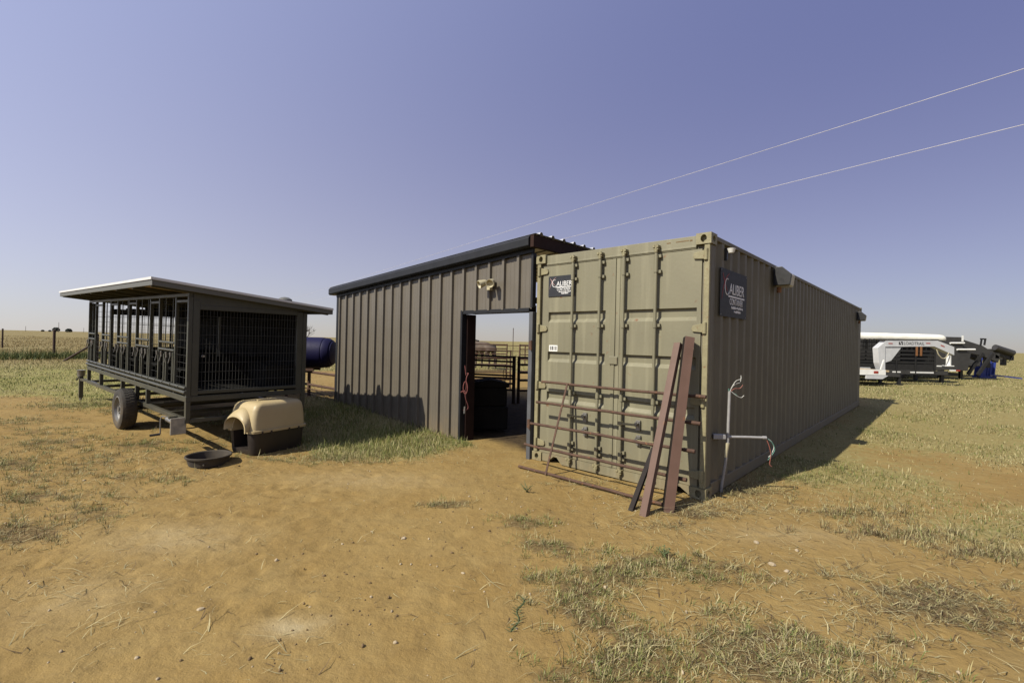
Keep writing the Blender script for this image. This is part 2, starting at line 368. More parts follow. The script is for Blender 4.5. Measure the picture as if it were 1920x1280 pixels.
def grid_axis(a, b, step, far):
    mid = np.arange(a, b + step / 2, step); r_ = []; s_ = step; q = b
    while q < far: s_ *= 1.09 if s_ < .5 else 1.25; q += s_; r_.append(q)
    l_ = []; s_ = step; q = a
    while q > -far: s_ *= 1.09 if s_ < .5 else 1.25; q -= s_; l_.append(q)
    return np.array(l_[::-1] + list(mid) + r_)
gx = grid_axis(-7, 8.5, .045, 9000); gy = grid_axis(1.1, 10.5, .045, 9000)
X, Y = np.meshgrid(gx, gy); Zg = ground_z(X, Y)
prng = np.random.default_rng(5)                       # hoof and boot prints trodden into the soft earth
for k in range(420):
    if k < 260: cx_, cy_ = prng.uniform(-6.5, -1.2), prng.uniform(2.2, 7.0)
    else: cx_, cy_ = prng.uniform(-3, 4.5), prng.uniform(1.8, 6.0)
    i0, i1 = np.searchsorted(gx, (cx_ - .25, cx_ + .25)); j0, j1 = np.searchsorted(gy, (cy_ - .25, cy_ + .25))
    a_ = prng.uniform(0, 3.14); xx, yy_ = X[j0:j1, i0:i1] - cx_, Y[j0:j1, i0:i1] - cy_; u1, u2 = xx * math.cos(a_) + yy_ * math.sin(a_), -xx * math.sin(a_) + yy_ * math.cos(a_)
    q_ = (u1 / prng.uniform(.07, .13)) ** 2 + (u2 / prng.uniform(.045, .075)) ** 2; dp_ = prng.uniform(.008, .026) * (1.0 if k < 260 else .6)
    Zg[j0:j1, i0:i1] += dp_ * (-np.exp(-q_ * 1.3) + .45 * np.exp(-(np.sqrt(q_) - 1.35) ** 2 * 9))
nx, ny = len(gx), len(gy)
verts = np.stack([X.ravel(), Y.ravel(), Zg.ravel()], 1)
idx = np.arange(nx * ny).reshape(ny, nx)
quads = np.stack([idx[:-1, :-1].ravel(), idx[:-1, 1:].ravel(), idx[1:, 1:].ravel(), idx[1:, :-1].ravel()], 1)
def np_mesh(name, v, f, k):
    me = bpy.data.meshes.new(name); me.vertices.add(len(v)); me.vertices.foreach_set('co', np.ascontiguousarray(v, dtype=np.float32).ravel())
    me.loops.add(f.size); me.loops.foreach_set('vertex_index', f.astype(np.int32).ravel())
    me.polygons.add(len(f)); me.polygons.foreach_set('loop_start', np.arange(0, f.size, k, dtype=np.int32))
    me.update(calc_edges=True); return me
gme = np_mesh('ground', verts, quads, 4)
gme.polygons.foreach_set('use_smooth', np.ones(len(quads), bool))
g1, g2, g3, g4 = lawn_fields(X.ravel(), Y.ravel()); pf = patch_field(X.ravel(), Y.ravel())
thatch = np.clip(np.maximum.reduce([g1 * .75, g2 * .9, g3 * .85, g4 * .95]), 0, 1)
green = np.clip(np.maximum(g3 * .8, g2 * .5), 0, 1) * (1 - sstep((np.hypot(X.ravel(), Y.ravel()) - 22) / 10))
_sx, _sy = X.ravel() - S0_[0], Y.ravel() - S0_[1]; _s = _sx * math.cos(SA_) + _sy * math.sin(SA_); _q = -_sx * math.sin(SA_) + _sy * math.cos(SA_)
stall = sstep((_s + .1) / .2) * sstep((6.0 - _s) / .2) * sstep((_q - .15 + .5 * (fbm(X.ravel(), Y.ravel(), 2.5, 3, 8) - .5)) / .4) * sstep((5.2 - _q) / 1.2)  # mask for the painted shade on the shed floor
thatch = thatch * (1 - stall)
pale = np.zeros(X.size)
for (pp, rx_, ry_, k_) in (((545, 1178), .16, .10, 1.0), ((600, 1165), .10, .06, .6), ((330, 1010), .5, .3, .5), ((1480, 1000), .7, .25, .35), ((700, 900), .9, .3, .35), ((150, 1120), .4, .3, .3)):
    c_ = gp(*pp); pale = np.maximum(pale, k_ * np.exp(-(((X.ravel() - c_.x) / rx_) ** 2 + ((Y.ravel() - c_.y) / ry_) ** 2)))
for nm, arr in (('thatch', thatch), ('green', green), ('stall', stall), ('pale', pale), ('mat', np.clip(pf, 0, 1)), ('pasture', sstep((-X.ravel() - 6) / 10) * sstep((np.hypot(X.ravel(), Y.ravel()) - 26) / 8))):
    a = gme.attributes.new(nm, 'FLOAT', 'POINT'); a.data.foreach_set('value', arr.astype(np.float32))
gm = bpy.data.materials.new('ochre_dirt'); gm.use_nodes = True; t = gm.node_tree; N = t.nodes; Lk = t.links; b = N['Principled BSDF']
b.inputs['Roughness'].default_value = .95; b.inputs['Specular IOR Level'].default_value = .12
geo = N.new('ShaderNodeNewGeometry')
def gnoise(scale, detail=6, rough=.6, sx=1, sy=1):
    mp = N.new('ShaderNodeMapping'); mp.inputs['Scale'].default_value = (sx, sy, 1); Lk.new(geo.outputs['Position'], mp.inputs[0])
    n = N.new('ShaderNodeTexNoise'); n.inputs['Scale'].default_value = scale; n.inputs['Detail'].default_value = detail; n.inputs['Roughness'].default_value = rough
    Lk.new(mp.outputs[0], n.inputs['Vector']); return n.outputs['Fac']
def gmap(f, a, c, d=0., e=1.):
    r = N.new('ShaderNodeMapRange'); r.inputs['From Min'].default_value = a; r.inputs['From Max'].default_value = c; r.inputs['To Min'].default_value = d; r.inputs['To Max'].default_value = e
    Lk.new(f, r.inputs['Value']); return r.outputs[0]
def gmix(f, a, c):
    x = N.new('ShaderNodeMix'); x.data_type = 'RGBA'; Lk.new(f, x.inputs[0])
    for k, v in ((6, a), (7, c)):
        if isinstance(v, tuple): x.inputs[k].default_value = (*v, 1)
        else: Lk.new(v, x.inputs[k])
    return x.outputs[2]
def gmul(a, c):
    x = N.new('ShaderNodeMath'); x.operation = 'MULTIPLY'; Lk.new(a, x.inputs[0])
    if isinstance(c, float): x.inputs[1].default_value = c
    else: Lk.new(c, x.inputs[1])
    return x.outputs[0]
dirt = gmix(gmap(gnoise(.55, 4), .35, .68), (.200, .137, .049), (.172, .112, .037))
dirt = gmix(gmap(gnoise(2.6, 6), .42, .72, 0, .7), dirt, (.220, .158, .062))
dirt = gmix(gmap(gnoise(9, 5), .5, .78, 0, .55), dirt, (.128, .082, .030))
dirt = gmix(gmap(gnoise(60, 3), .55, .8, 0, .35), dirt, (.25, .185, .095))
at = N.new('ShaderNodeAttribute'); at.attribute_name = 'thatch'; ag = N.new('ShaderNodeAttribute'); ag.attribute_name = 'green'
straw = gmix(gmap(gnoise(.35, 5), .35, .65), (.185, .152, .060), (.165, .138, .050))
straw = gmix(gmap(gnoise(3.2, 6, .7), .4, .7, 0, .6), straw, (.125, .106, .038))
straw = gmix(gmap(gnoise(14, 5, .7), .45, .7, 0, .6), straw, (.27, .235, .11))
straw = gmix(gmul(ag.outputs['Fac'], gmap(gnoise(1.1, 5), .3, .6, .3, 1.)), straw, (.165, .160, .048))
apa = N.new('ShaderNodeAttribute'); apa.attribute_name = 'pasture'; straw = gmix(gmul(apa.outputs['Fac'], .75), straw, gmix(gmap(gnoise(.12, 5), .35, .65), (.165, .128, .058), (.135, .108, .045)))
ln = gnoise(7, 6, .75)
tmask = N.new('ShaderNodeMath'); tmask.operation = 'ADD'; Lk.new(at.outputs['Fac'], tmask.inputs[0]); Lk.new(gmap(ln, .3, .7, -.35, .35), tmask.inputs[1])
tm = gmap(tmask.outputs[0], .3, .75)
apl = N.new('ShaderNodeAttribute'); apl.attribute_name = 'pale'; dirt = gmix(gmul(apl.outputs['Fac'], gmap(gnoise(6, 5), .3, .6, .3, 1.)), dirt, (.29, .235, .13))
amt = N.new('ShaderNodeAttribute'); amt.attribute_name = 'mat'          # dead root mat under the weeds
mm_ = N.new('ShaderNodeMath'); mm_.operation = 'ADD'; Lk.new(amt.outputs['Fac'], mm_.inputs[0]); Lk.new(gmap(gnoise(5, 7, .72), .3, .7, -.55, .45), mm_.inputs[1])
matc = gmix(gmap(gnoise(40, 4, .7), .4, .65), (.060, .038, .017), (.155, .115, .052))
dirt = gmix(gmap(mm_.outputs[0], .35, .75, 0, .85), dirt, matc)
dirt = gmix(gmap(gnoise(.32, 3), .5, .72, 0, .55), dirt, (.140, .094, .034))
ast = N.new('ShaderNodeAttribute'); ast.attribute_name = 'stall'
Lk.new(gmix(ast.outputs['Fac'], gmix(tm, dirt, straw), gmix(gmap(gnoise(7, 5), .35, .65), (.030, .021, .012), (.052, .036, .018))), b.inputs['Base Color'])   # shed floor coloured darker to deepen the shade inside
bn = N.new('ShaderNodeBump'); bn.inputs['Strength'].default_value = .5; bn.inputs['Distance'].default_value = .05; Lk.new(gnoise(9, 9, .62), bn.inputs['Height'])
bn2 = N.new('ShaderNodeBump'); bn2.inputs['Strength'].default_value = .35; bn2.inputs['Distance'].default_value = .012; Lk.new(gnoise(130, 4, .6), bn2.inputs['Height']); Lk.new(bn.outputs[0], bn2.inputs['Normal'])
Lk.new(bn2.outputs[0], b.inputs['Normal'])
gme.materials.append(gm)
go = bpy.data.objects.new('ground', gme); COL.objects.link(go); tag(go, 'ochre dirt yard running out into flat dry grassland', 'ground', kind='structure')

# ------------------------------------------------------------------ shipping container
TH = -0.745784; FLX, FLY = .3292, 6.7260; CW, CL, CH = 2.438, 12.192, 2.896
U = Vector((math.cos(TH), math.sin(TH), 0)); V = Vector((-math.sin(TH), math.cos(TH), 0))
def cw(a, b, z): return Vector((FLX, FLY, 0)) + U * a + V * b + Vector((0, 0, z))
def holed_face(mb, o, ax, ay, w_, h_, cx, cy, rx, ry, dep, n=32):
    o = Vector(o); ax = Vector(ax); ay = Vector(ay); dep = Vector(dep); outer = []; inner = []; deep = []
    for i in range(n):
        t = 2 * math.pi * (i + .5) / n; c, s_ = math.cos(t), math.sin(t)
        k = min(((w_ - cx) if c > 0 else cx) / max(abs(c), 1e-6), ((h_ - cy) if s_ > 0 else cy) / max(abs(s_), 1e-6))
        outer.append(o + ax * (cx + c * k) + ay * (cy + s_ * k))
        p = o + ax * (cx + c * rx) + ay * (cy + s_ * ry); inner.append(p); deep.append(p + dep)
    cor = [o, o + ax * w_, o + ax * w_ + ay * h_, o + ay * h_]
    vs = outer + inner + deep + cor
    fs = [(i, (i + 1) % n, n + (i + 1) % n, n + i) for i in range(n)] + [(n + i, n + (i + 1) % n, 2 * n + (i + 1) % n, 2 * n + i) for i in range(n)] + [tuple(range(2 * n, 3 * n))]
    tgt = [math.pi + math.atan2(cy, cx), math.atan2(-cy, w_ - cx) % (2 * math.pi), math.atan2(h_ - cy, w_ - cx), math.pi - math.atan2(h_ - cy, cx)]
    for c, a in enumerate(tgt):
        i = int(math.floor((a / (2 * math.pi)) * n - .5)) % n; fs.append((i, 3 * n + c, (i + 1) % n))
    mb.add(vs, fs)
cont = thing('shipping_container', 'long khaki high-cube shipping container with locked double doors facing the yard', 'container', (FLX, FLY, 0), TH)
def casting(x0, y0, z0, front, right):
    wx, wy, wz = .165, .178, .120; m = MB(); x1, y1, z1 = x0 + wx, y0 + wy, z0 + wz
    if front: holed_face(m, (x0, y0, z0), (1, 0, 0), (0, 0, 1), wx, wz, wx / 2, wz / 2, .034, .042, (0, .05, 0))
    else: holed_face(m, (x1, y1, z0), (-1, 0, 0), (0, 0, 1), wx, wz, wx / 2, wz / 2, .034, .042, (0, -.05, 0))
    if right: holed_face(m, (x1, y0, z0), (0, 1, 0), (0, 0, 1), wy, wz, wy / 2, wz / 2, .04, .032, (-.05, 0, 0))
    else: holed_face(m, (x0, y1, z0), (0, -1, 0), (0, 0, 1), wy, wz, wy / 2, wz / 2, .04, .032, (.05, 0, 0))
    ox = x0 if right else x1; m.add([(ox, y0, z0), (ox, y1, z0), (ox, y1, z1), (ox, y0, z1)], [(0, 1, 2, 3)])
    oy = y1 if front else y0; m.add([(x0, oy, z0), (x1, oy, z0), (x1, oy, z1), (x0, oy, z1)], [(0, 1, 2, 3)])
    for z in (z0, z1): m.add([(x0, y0, z), (x1, y0, z), (x1, y1, z), (x0, y1, z)], [(0, 1, 2, 3)])
    return m.build('corner_casting', khaki_l, cont, fix=False)
for zz in (0.0, CH - .120):
    for rt_ in (0, 1):
        for fr in (1, 0): casting((CW - .165 if rt_ else 0) + (.004 if rt_ else -.004), -.006 if fr else CL - .172, zz + (.003 if zz else 0), fr, rt_)
for x0, x1 in ((.012, .072), (CW - .072, CW - .012)):   # front posts: folded bar with a recess behind the door edge
    m = MB().prism([(x0, .004), (x1, .004), (x1, .05), (x0, .05)], .122, CH - .122, 'z'); m.build('corner_post', khaki_l, cont, bevel=.006)
    xa, xb = (0.012, .16) if x0 < 1 else (CW - .16, CW - .012)
    box('corner_post', (xa, .052, .12), (xb, .15, CH - .12), khaki_shaded, cont)
for xa in (.01, CW - .13): box('corner_post', (xa, CL - .14, .12), (xa + .12, CL - .005, CH - .12), khaki_shaded, cont)
m = MB().box((.168, .027, 2.738), (CW - .168, .11, CH - .012)).box((.168, .018, 2.752), (CW - .168, .0265, 2.775)); m.build('door_header', khaki, cont, bevel=.004)
for x_, w_, h_ in ((1.95, .05, .012), (2.11, .15, .010), (2.21, .03, .016)):
    MB().box((x_ - w_ / 2, .0255, 2.845 - h_), (x_ + w_ / 2, .0268, 2.845)).build('rust_scale', M('rust_scale', (.26, .175, .075), .9, 0, (.20, .11, .045), 40, bump=.5, bs=120), cont, bevel=.0005)
sill = [(.168, .012), (.27, .012), (.36, .095), (.42, .095), (.50, .012), (2.02, .012), (2.09, .09), (2.15, .09), (2.27, .012), (2.27, .118), (.168, .118)]
MB().prism(sill, .012, .14, 'y').build('door_sill', khaki, cont)
def recess_door(x0, x1, ra, rb, name_label):
    yf = .034; d_ = .038; m = MB(); bands = [(.85, .985), (1.40, 1.54), (1.945, 2.09)]; z0, z1 = .122, 2.735
    def q(xa, za, ya, xb, zb, yb): m.add([(xa, ya, za), (xb, ya, za), (xb, yb, zb), (xa, yb, zb)], [(0, 1, 2, 3)])
    prev = z0
    for a, c in bands:
        q(x0, prev, yf, x1, a, yf); q(x0, a, yf, ra, c, yf); q(rb, a, yf, x1, c, yf)
        la, ha = a + .045, c - .008; e = .008; yb = yf + d_
        q(ra + e, la, yb, rb - e, ha, yb)
        m.add([(ra, yf, a), (rb, yf, a), (rb - e, yb, la), (ra + e, yb, la)], [(0, 1, 2, 3)])
        m.add([(ra, yf, c), (rb, yf, c), (rb - e, yb, ha), (ra + e, yb, ha)], [(0, 1, 2, 3)])
        m.add([(ra, yf, a), (ra, yf, c), (ra + e, yb, ha), (ra + e, yb, la)], [(0, 1, 2, 3)])
        m.add([(rb, yf, a), (rb, yf, c), (rb - e, yb, ha), (rb - e, yb, la)], [(0, 1, 2, 3)])
        prev = c
    q(x0, prev, yf, x1, z1, yf)
    yb = yf + .055
    for (xa, xb) in ((x0, x0), (x1, x1)): m.add([(xa, yf, z0), (xa, yf, z1), (xa, yb, z1), (xa, yb, z0)], [(0, 1, 2, 3)])
    for z in (z0, z1): m.add([(x0, yf, z), (x1, yf, z), (x1, yb, z), (x0, yb, z)], [(0, 1, 2, 3)])
    m.add([(x0, yb, z0), (x1, yb, z0), (x1, yb, z1), (x0, yb, z1)], [(0, 1, 2, 3)])
    o = m.build('door', khaki, cont, fix=False); o['label'] = name_label; return o
ldoor = recess_door(.105, 1.222, .208, 1.13, 'left container door with a sign and a barcode sticker')
rdoor = recess_door(1.275, CW - .105, 1.354, 2.287, 'right container door behind the leaning steel beams')
MB().box((1.224, .022, .124), (1.272, .085, 2.733)).build('door_seal', khaki, ldoor, bevel=.004)
MB().box((1.30, .028, .124), (1.334, .0335, 2.733)).build('door_seal', khaki, rdoor, bevel=.002)
MB().box((1.204, .008, 1.413), (1.32, .0215, 1.513)).build('lock_box_plate', khaki, ldoor, bevel=.006)
for dr, xs in ((ldoor, (.643, 1.063)), (rdoor, (1.402, 1.82))):
    for k, xr in enumerate(xs):
        yr = -.014
        rod = MB().cyl((xr, yr, .075), (xr, yr, 2.82), .019, 14).build('lock_rod', khaki, dr, smooth=True)
        for zc, hh, zs in ((2.61, .10, (2.70, 2.52)), (1.895, .03, (1.895,)), (1.0, .03, (1.0,)), (.30, .05, (.34, .26))):
            m = MB().cyl((xr, yr, zc - hh), (xr, yr, zc + hh), .0255, 14)
            for zq in zs: m.box((xr - .012, yr + .01, zq - .018), (xr + .055, .0335, zq + .018))
            m.build('rod_guide', khaki, dr, smooth=True)
        for zc in (2.79, .098):
            m = MB().box((xr - .03, -.034, zc - .02), (xr + .03, .03, zc + .004)).box((xr - .036, -.046, zc + .006), (xr - .008, .03, zc + .034)).box((xr + .012, -.046, zc + .006), (xr + .036, .03, zc + .034))
            m.cyl((xr, -.02, zc - .05), (xr, -.02, zc + .045), .021, 10).build('rod_cam', khaki_l, dr, bevel=.003)
        zh, xe = (.70, xr + .22) if k == 0 else (.52, xr - .19)
        m = MB().bar((xr, yr - .02, zh), (xe, yr - .028, zh + .01), .012, .026); m.box((xr - .028, -.04, zh - .024), (xr + .028, .012, zh + .024))
        m.build('handle', khaki_l, dr, bevel=.002)
        m = MB().box((xe - .025, .004, zh - .06), (xe + .03, .0335, zh + .06)).box((xe - .02, -.05, zh + .018), (xe + .02, .004, zh + .032)).cyl((xe, -.042, zh - .01), (xe, -.042, zh + .05), .012, 8)
        m.build('handle_retainer', steel, dr, bevel=.002)
    left = dr is ldoor
    for zc in (2.665, 1.862, 1.062, .255):
        def hx(d): return d if left else CW - d
        m = MB().prism([(hx(.05), zc - .05), (hx(.185), zc - .038), (hx(.200), zc - .01), (hx(.185), zc + .03), (hx(.05), zc + .055)], .012, .0335, 'y')
        m.cyl((hx(.05), .0, zc - .062), (hx(.05), .0, zc + .062), .022, 12).build('hinge', khaki_l, dr, bevel=.003)
st = MB().box((.232, .0315, 1.546), (.377, .0338, 1.631)).build('barcode_sticker', white_m, cont)
m = MB(); x = .248
while x < .362:
    bw = random.choice((.004, .007, .011)); m.box((x, .0298, 1.562), (x + bw, .0316, 1.617)); x += bw + random.choice((.004, .006, .010))
m.build('barcode', black_m, st)
def corrugated(name, x_out, dirx, y0, y1, z0, z1, mat, pitch=.2768, dep=.036):
    prof = [(y0, 0)]; y = y0 + .02
    while y + pitch < y1:
        prof += [(y, 0), (y + .068, dep), (y + .138, dep), (y + .206, 0)]; y += pitch
    prof.append((y1, 0)); m = MB()
    m.sheet(None, None, [(Vector((x_out - dirx * d, yy, z0)), Vector((x_out - dirx * d, yy, z1))) for yy, d in prof])
    return m.build(name, mat, cont, fix=False)
corrugated('side_wall', CW - .012, 1, .15, CL - .14, .15, 2.84, khaki_shaded)
corrugated('side_wall', .012, -1, .15, CL - .14, .15, 2.84, khaki_shaded)
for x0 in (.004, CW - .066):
    box('top_side_rail', (x0, .172, 2.836), (x0 + .062, CL - .172, CH - .01), khaki_shaded, cont, .006)
    box('bottom_side_rail', (x0, .172, .012), (x0 + .062, CL - .172, .152), khaki_shaded, cont, .006)
m = MB(); prof = []; y = .11
while y < CL - .2: prof += [(y, 0), (y + .05, .02), (y + .11, .02), (y + .16, 0)]; y += .21
prof.append((CL - .05, 0))
m.sheet(None, None, [(Vector((.06, yy, CH - .032 + d)), Vector((CW - .06, yy, CH - .032 + d))) for yy, d in prof]); m.build('roof', khaki_shaded, cont, fix=False)
box('end_wall', (.14, CL - .10, .12), (CW - .14, CL - .06, 2.86), khaki_shaded, cont)
box('floor', (.07, .15, .1), (CW - .07, CL - .11, .16), darkpipe, cont)

def letter_stroke(mb, pts, w0, w1, y0, y1, axisx, origin, zoff=0):
    """flat calligraphic stroke, pts in sign coordinates (x,z)"""
    n = len(pts); L_ = []
    for k in range(n):
        p = Vector((*pts[k], 0)); d = Vector((*pts[min(k + 1, n - 1)], 0)) - Vector((*pts[max(k - 1, 0)], 0)); d.normalize(); q = Vector((-d.y, d.x, 0))
        wd = w0 + (w1 - w0) * abs(2 * k / (n - 1) - 1); L_.append((p + q * wd / 2, p - q * wd / 2))
    vs = []; fs = []
    for y in (y0, y1):
        for a, c in L_: vs += [(a.x, y, a.y), (c.x, y, c.y)]
    n2 = 2 * n
    for k in range(n - 1):
        i = 2 * k; fs += [(i, i + 1, i + 3, i + 2), (n2 + i, n2 + i + 2, n2 + i + 3, n2 + i + 1), (i, i + 2, n2 + i + 2, n2 + i), (i + 1, n2 + i + 1, n2 + i + 3, i + 3)]
    mb.add(vs, fs)
def arc(cx, cz, r, a0, a1, n=10, sq=1.0): return [(cx + r * sq * math.cos(R(a0 + (a1 - a0) * i / n)), cz + r * math.sin(R(a0 + (a1 - a0) * i / n))) for i in range(n + 1)]
def make_sign(root, W_, H_, xm, plate_mat=sign_m):
    """sign in its own frame: x right, z up, face at y = 0 looking to -y"""
    box('plate', (0, 0, 0), (W_, .006, H_), plate_mat, root, .001)
    for x in (.03, .97):
        for z in (.04, .96): MB().cyl((x * W_, -.002, z * H_), (x * W_, .001, z * H_), .008 * W_ / .45 * .45, 8).build('screw', steel, root)
    k = W_; f = Matrix.Rotation(R(90), 4, 'X')
    def P(x, z): return (x * W_, z * H_)
    mb = MB(); letter_stroke(mb, [P(.07, .90), P(.11, .80), P(.15, .70), P(.19, .62), P(.24, .55)], .022 * k, .008 * k, -.0025, .0, 0, 0)
    letter_stroke(mb, [P(.30, .93), P(.22, .86), P(.15, .74), P(.09, .58), P(.05, .36)], .020 * k, .004 * k, -.0026, .0, 0, 0)
    mb.build('letter_x', xm, root, fix=False)
    mb = MB(); letter_stroke(mb, arc(.235 * W_, .64 * H_, .17 * H_, 65, 330, 16, .82), .016 * k, .008 * k, -.0027, .0, 0, 0); mb.build('letter_c', sign_w, root, fix=False)
    text_mesh('ALIBER', .33 * H_, 'lettering', sign_w, root, Matrix.Translation((.315 * W_, -.001, .50 * H_)) @ f, width=.57 * W_, ext=.0012)
    MB().box((.28 * W_, -.003, .43 * H_), (.90 * W_, .0, .465 * H_)).build('underline', sign_w, root)
    text_mesh('CONTAINER', .20 * H_, 'lettering', sign_w, root, Matrix.Translation((.33 * W_, -.001, .275 * H_)) @ f, width=.50 * W_, ext=.0012)
    mb = MB()
    for z, a, c in ((.20, .40, .84), (.12, .50, .76)):      # two lines of print too small to read
        x = a
        while x < c:
            wl = random.uniform(.012, .03); mb.box((x * W_, -.0025, (z - random.choice((.0, .012))) * H_), ((x + wl) * W_, 0, (z + random.choice((.03, .045))) * H_)); x += wl + .007
    mb.build('small_print', sign_w, root)
s1 = thing('sign', 'small charcoal sign with white lettering on the left container door', 'sign', cw(.205, .0225, 2.303), TH, 'container company signs')
make_sign(s1, .452, .285, sign_pink)
s2 = thing('sign', 'large slate-grey sign with white lettering on the shaded container side', 'sign', cw(CW - .005, .33, 2.012), TH + R(90), 'container company signs')
make_sign(s2, .945, .55, sign_red, sign_side_m)

# lamps on the container's long side
def wall_pack(loc, label, k=1.0):
    o = thing('wall_light', label, 'light', loc, TH + R(90), 'wall lights on the container side')
    box('back_plate', (-.10 * k, -.02, -.12 * k), (.10 * k, .005, .12 * k), black_m, o)
    m = MB().prism([(-.02, -.13 * k), (-.02, .13 * k), (-.10 * k, .13 * k), (-.22 * k, .02), (-.20 * k, -.13 * k)], -.09 * k, .10 * k, 'x'); m.build('housing', cream, o, bevel=.012)
    m = MB().prism([(-.025, -.12 * k), (-.025, .135 * k), (-.105 * k, .137 * k), (-.225 * k, .025), (-.205 * k, -.12 * k)], -.14 * k, -.091 * k, 'x'); m.build('end_cap', black_m, o, bevel=.006)
    box('lens', (-.08 * k, -.19 * k, -.138 * k), (.09 * k, -.03, -.131 * k), lens_m, o)
    MB().cyl((-.05 * k, -.06, -.215 * k), (-.05 * k, -.06, -.139 * k), .03 * k, 10).build('photocell', amber, o, smooth=True)
    return o
wall_pack(cw(CW + .0, 2.62, 2.70), 'boxy cream wall light on the container side beyond the sign', 1.05)
wall_pack(cw(CW + .0, 11.3, 2.60), 'boxy wall light at the far end of the container side', .95)
o = thing('wall_light', 'tiny white lamp on a black bracket above the slate-grey sign', 'light', cw(CW - .04, .49, 2.75), TH + R(90), 'wall lights on the container side')
box('bracket', (-.02, -.05, -.09), (.02, 0, .05), black_m, o)
MB().lathe([(0, -.02), (.03, -.02), (.045, .02), (.048, .03), (0, .03)], 14, (.0, -.09, .01)).build('lamp_head', white_m, o, smooth=True)

# conduit riser beside the container
cpos = (2.455, 5.30)
co = thing('electrical_conduit', 'bent grey conduit riser with loose wires beside the container corner', 'conduit', (cpos[0], cpos[1], 0))
MB().tube([(-.03, .10, -.1), (-.02, .08, .1), (-.005, .03, .38), (0, .005, .58), (0, 0, .64)], .0165, 10).build('lower_pipe', pvc, co, smooth=True)
MB().tube([(0, 0, .64), (0, 0, .80), (.004, 0, 1.0), (.006, .0, 1.165)], .0160, 10).build('upper_pipe', pvc, co, smooth=True)
MB().tube([(-.012, .028, .42), (-.007, .018, .50), (0, .004, .585)], .0225, 10).build('coupling', cream, co, smooth=True)
MB().tube([(.0, 0, .652), (.2, .005, .653), (.40, .01, .650)], .0150, 10).build('side_arm', pvc, co, smooth=True)
MB().cyl((.395, .01, .650), (.435, .011, .649), .020, 10).build('end_fitting', pvc, co, smooth=True)
box('junction_box', (-.175, -.03, .625), (-.03, .02, .685), pvc, co, .01)
def wire(pts, mat_):
    q = []
    P_ = [Vector(p) for p in pts]
    for k in range(len(P_) - 1):
        p0, p1, p2, p3 = P_[max(k - 1, 0)], P_[k], P_[k + 1], P_[min(k + 2, len(P_) - 1)]
        for j in range(5):
            t = j / 5; q.append(.5 * ((2 * p1) + (p2 - p0) * t + (2 * p0 - 5 * p1 + 4 * p2 - p3) * t * t + (3 * p1 - p0 - 3 * p2 + p3) * t ** 3))
    q.append(P_[-1]); MB().tube(q, .0042, 6).build('wire', wires[mat_], co, smooth=True)
wire([(.006, 0, 1.15), (.03, 0, 1.21), (.08, .01, 1.28), (.135, .01, 1.305), (.135, .01, 1.34)], 'white')
wire([(.006, 0, 1.15), (.06, 0, 1.195), (.12, 0, 1.20), (.15, -.01, 1.24)], 'red')
wire([(.006, 0, 1.15), (.02, 0, 1.165), (.08, .0, 1.12), (.14, .01, 1.095), (.175, .01, 1.12)], 'white')
wire([(.006, 0, 1.15), (.0, .01, 1.19), (.05, .02, 1.15), (.10, .02, 1.12)], 'green')
wire([(.006, 0, 1.15), (.05, .02, 1.22), (.09, .02, 1.25), (.14, .03, 1.27), (.145, .03, 1.345)], 'white')
wire([(.43, .01, .649), (.50, .01, .60), (.535, .01, .52), (.50, .01, .45), (.46, .01, .40)], 'green')
wire([(.43, .01, .649), (.495, .015, .61), (.53, .02, .54), (.50, .02, .46), (.47, .02, .43)], 'white')
wire([(.43, .01, .649), (.465, .0, .56), (.487, .0, .46), (.475, .0, .36), (.50, .0, .33)], 'red')

# rusty panel and beams leaning on the doors
gt = thing('pipe_gate', 'rusty five-rail pipe panel leaning against the container doors', 'gate', (FLX, FLY, 0), TH)
def gpt(x, k): return Vector((x, -.50 + .42 * k, .022 + 1.10 * k))
for i, (xl, xr_) in enumerate(((.19, 2.30), (.185, 2.36), (.19, 2.40), (.205, 2.41), (.21, 2.42))):
    k = i / 4; pts = [gpt(xl + (xr_ - xl) * j / 8, k) + Vector((0, random.uniform(-.006, .006), random.uniform(-.006, .006) if i else random.uniform(-.004, .002))) for j in range(9)]
    MB().tube(pts, .0175, 10).build('rail', rustpipe, gt, smooth=True)
    MB().tube([pts[-1] - Vector((.09, 0, 0)), pts[-1] + Vector((.03, 0, 0))], .0215, 10).build('rail_sleeve', rustpipe, gt, smooth=True)
MB().bar(gpt(.66, -.01) + Vector((0, -.024, 0)), gpt(.655, 1.01) + Vector((0, -.024, 0)), .026, .009, (0, 1, 0)).build('stay', rustpipe, gt)
def lean_beam(name, label, a, b, wd, dp, lip, mat, mdark, group, twist=0.0, th=.006):
    a = Vector(a); b = Vector(b); d = (b - a); L_ = d.length; d.normalize(); yv = (V - d * V.dot(d)).normalized(); yv = (Matrix.Rotation(twist, 3, d) @ yv); xv = yv.cross(d).normalized()
    o = bpy.data.objects.new(name, None); COL.objects.link(o); tag(o, label, 'beam', group)
    mt = Matrix((xv, yv, d)).transposed().to_4x4(); mt.translation = a; o.matrix_world = mt
    MB().box((-wd / 2, 0, 0), (wd / 2, th, L_)).build('web', mat, o, bevel=.0015)
    for sx in (-1, 1):
        x0, x1 = sorted((sx * wd / 2, sx * (wd / 2 - th))); MB().box((x0, th, .0), (x1, dp, L_)).build('flange', mdark if sx < 0 else mat, o)  # left flange takes the dark material: channel shade put into its colour
    return o
GB = 'steel beams leaning on the container'
def fr(a, b, z=0.0): return cw(a, b, z)
lean_beam('steel_beam', 'left of the two tall primer-red steel channels leaning on the container', fr(2.165, -.90, -.01), fr(2.135, -.115, 1.70), .075, .055, 0, primer, primer_dark, GB, R(-8))
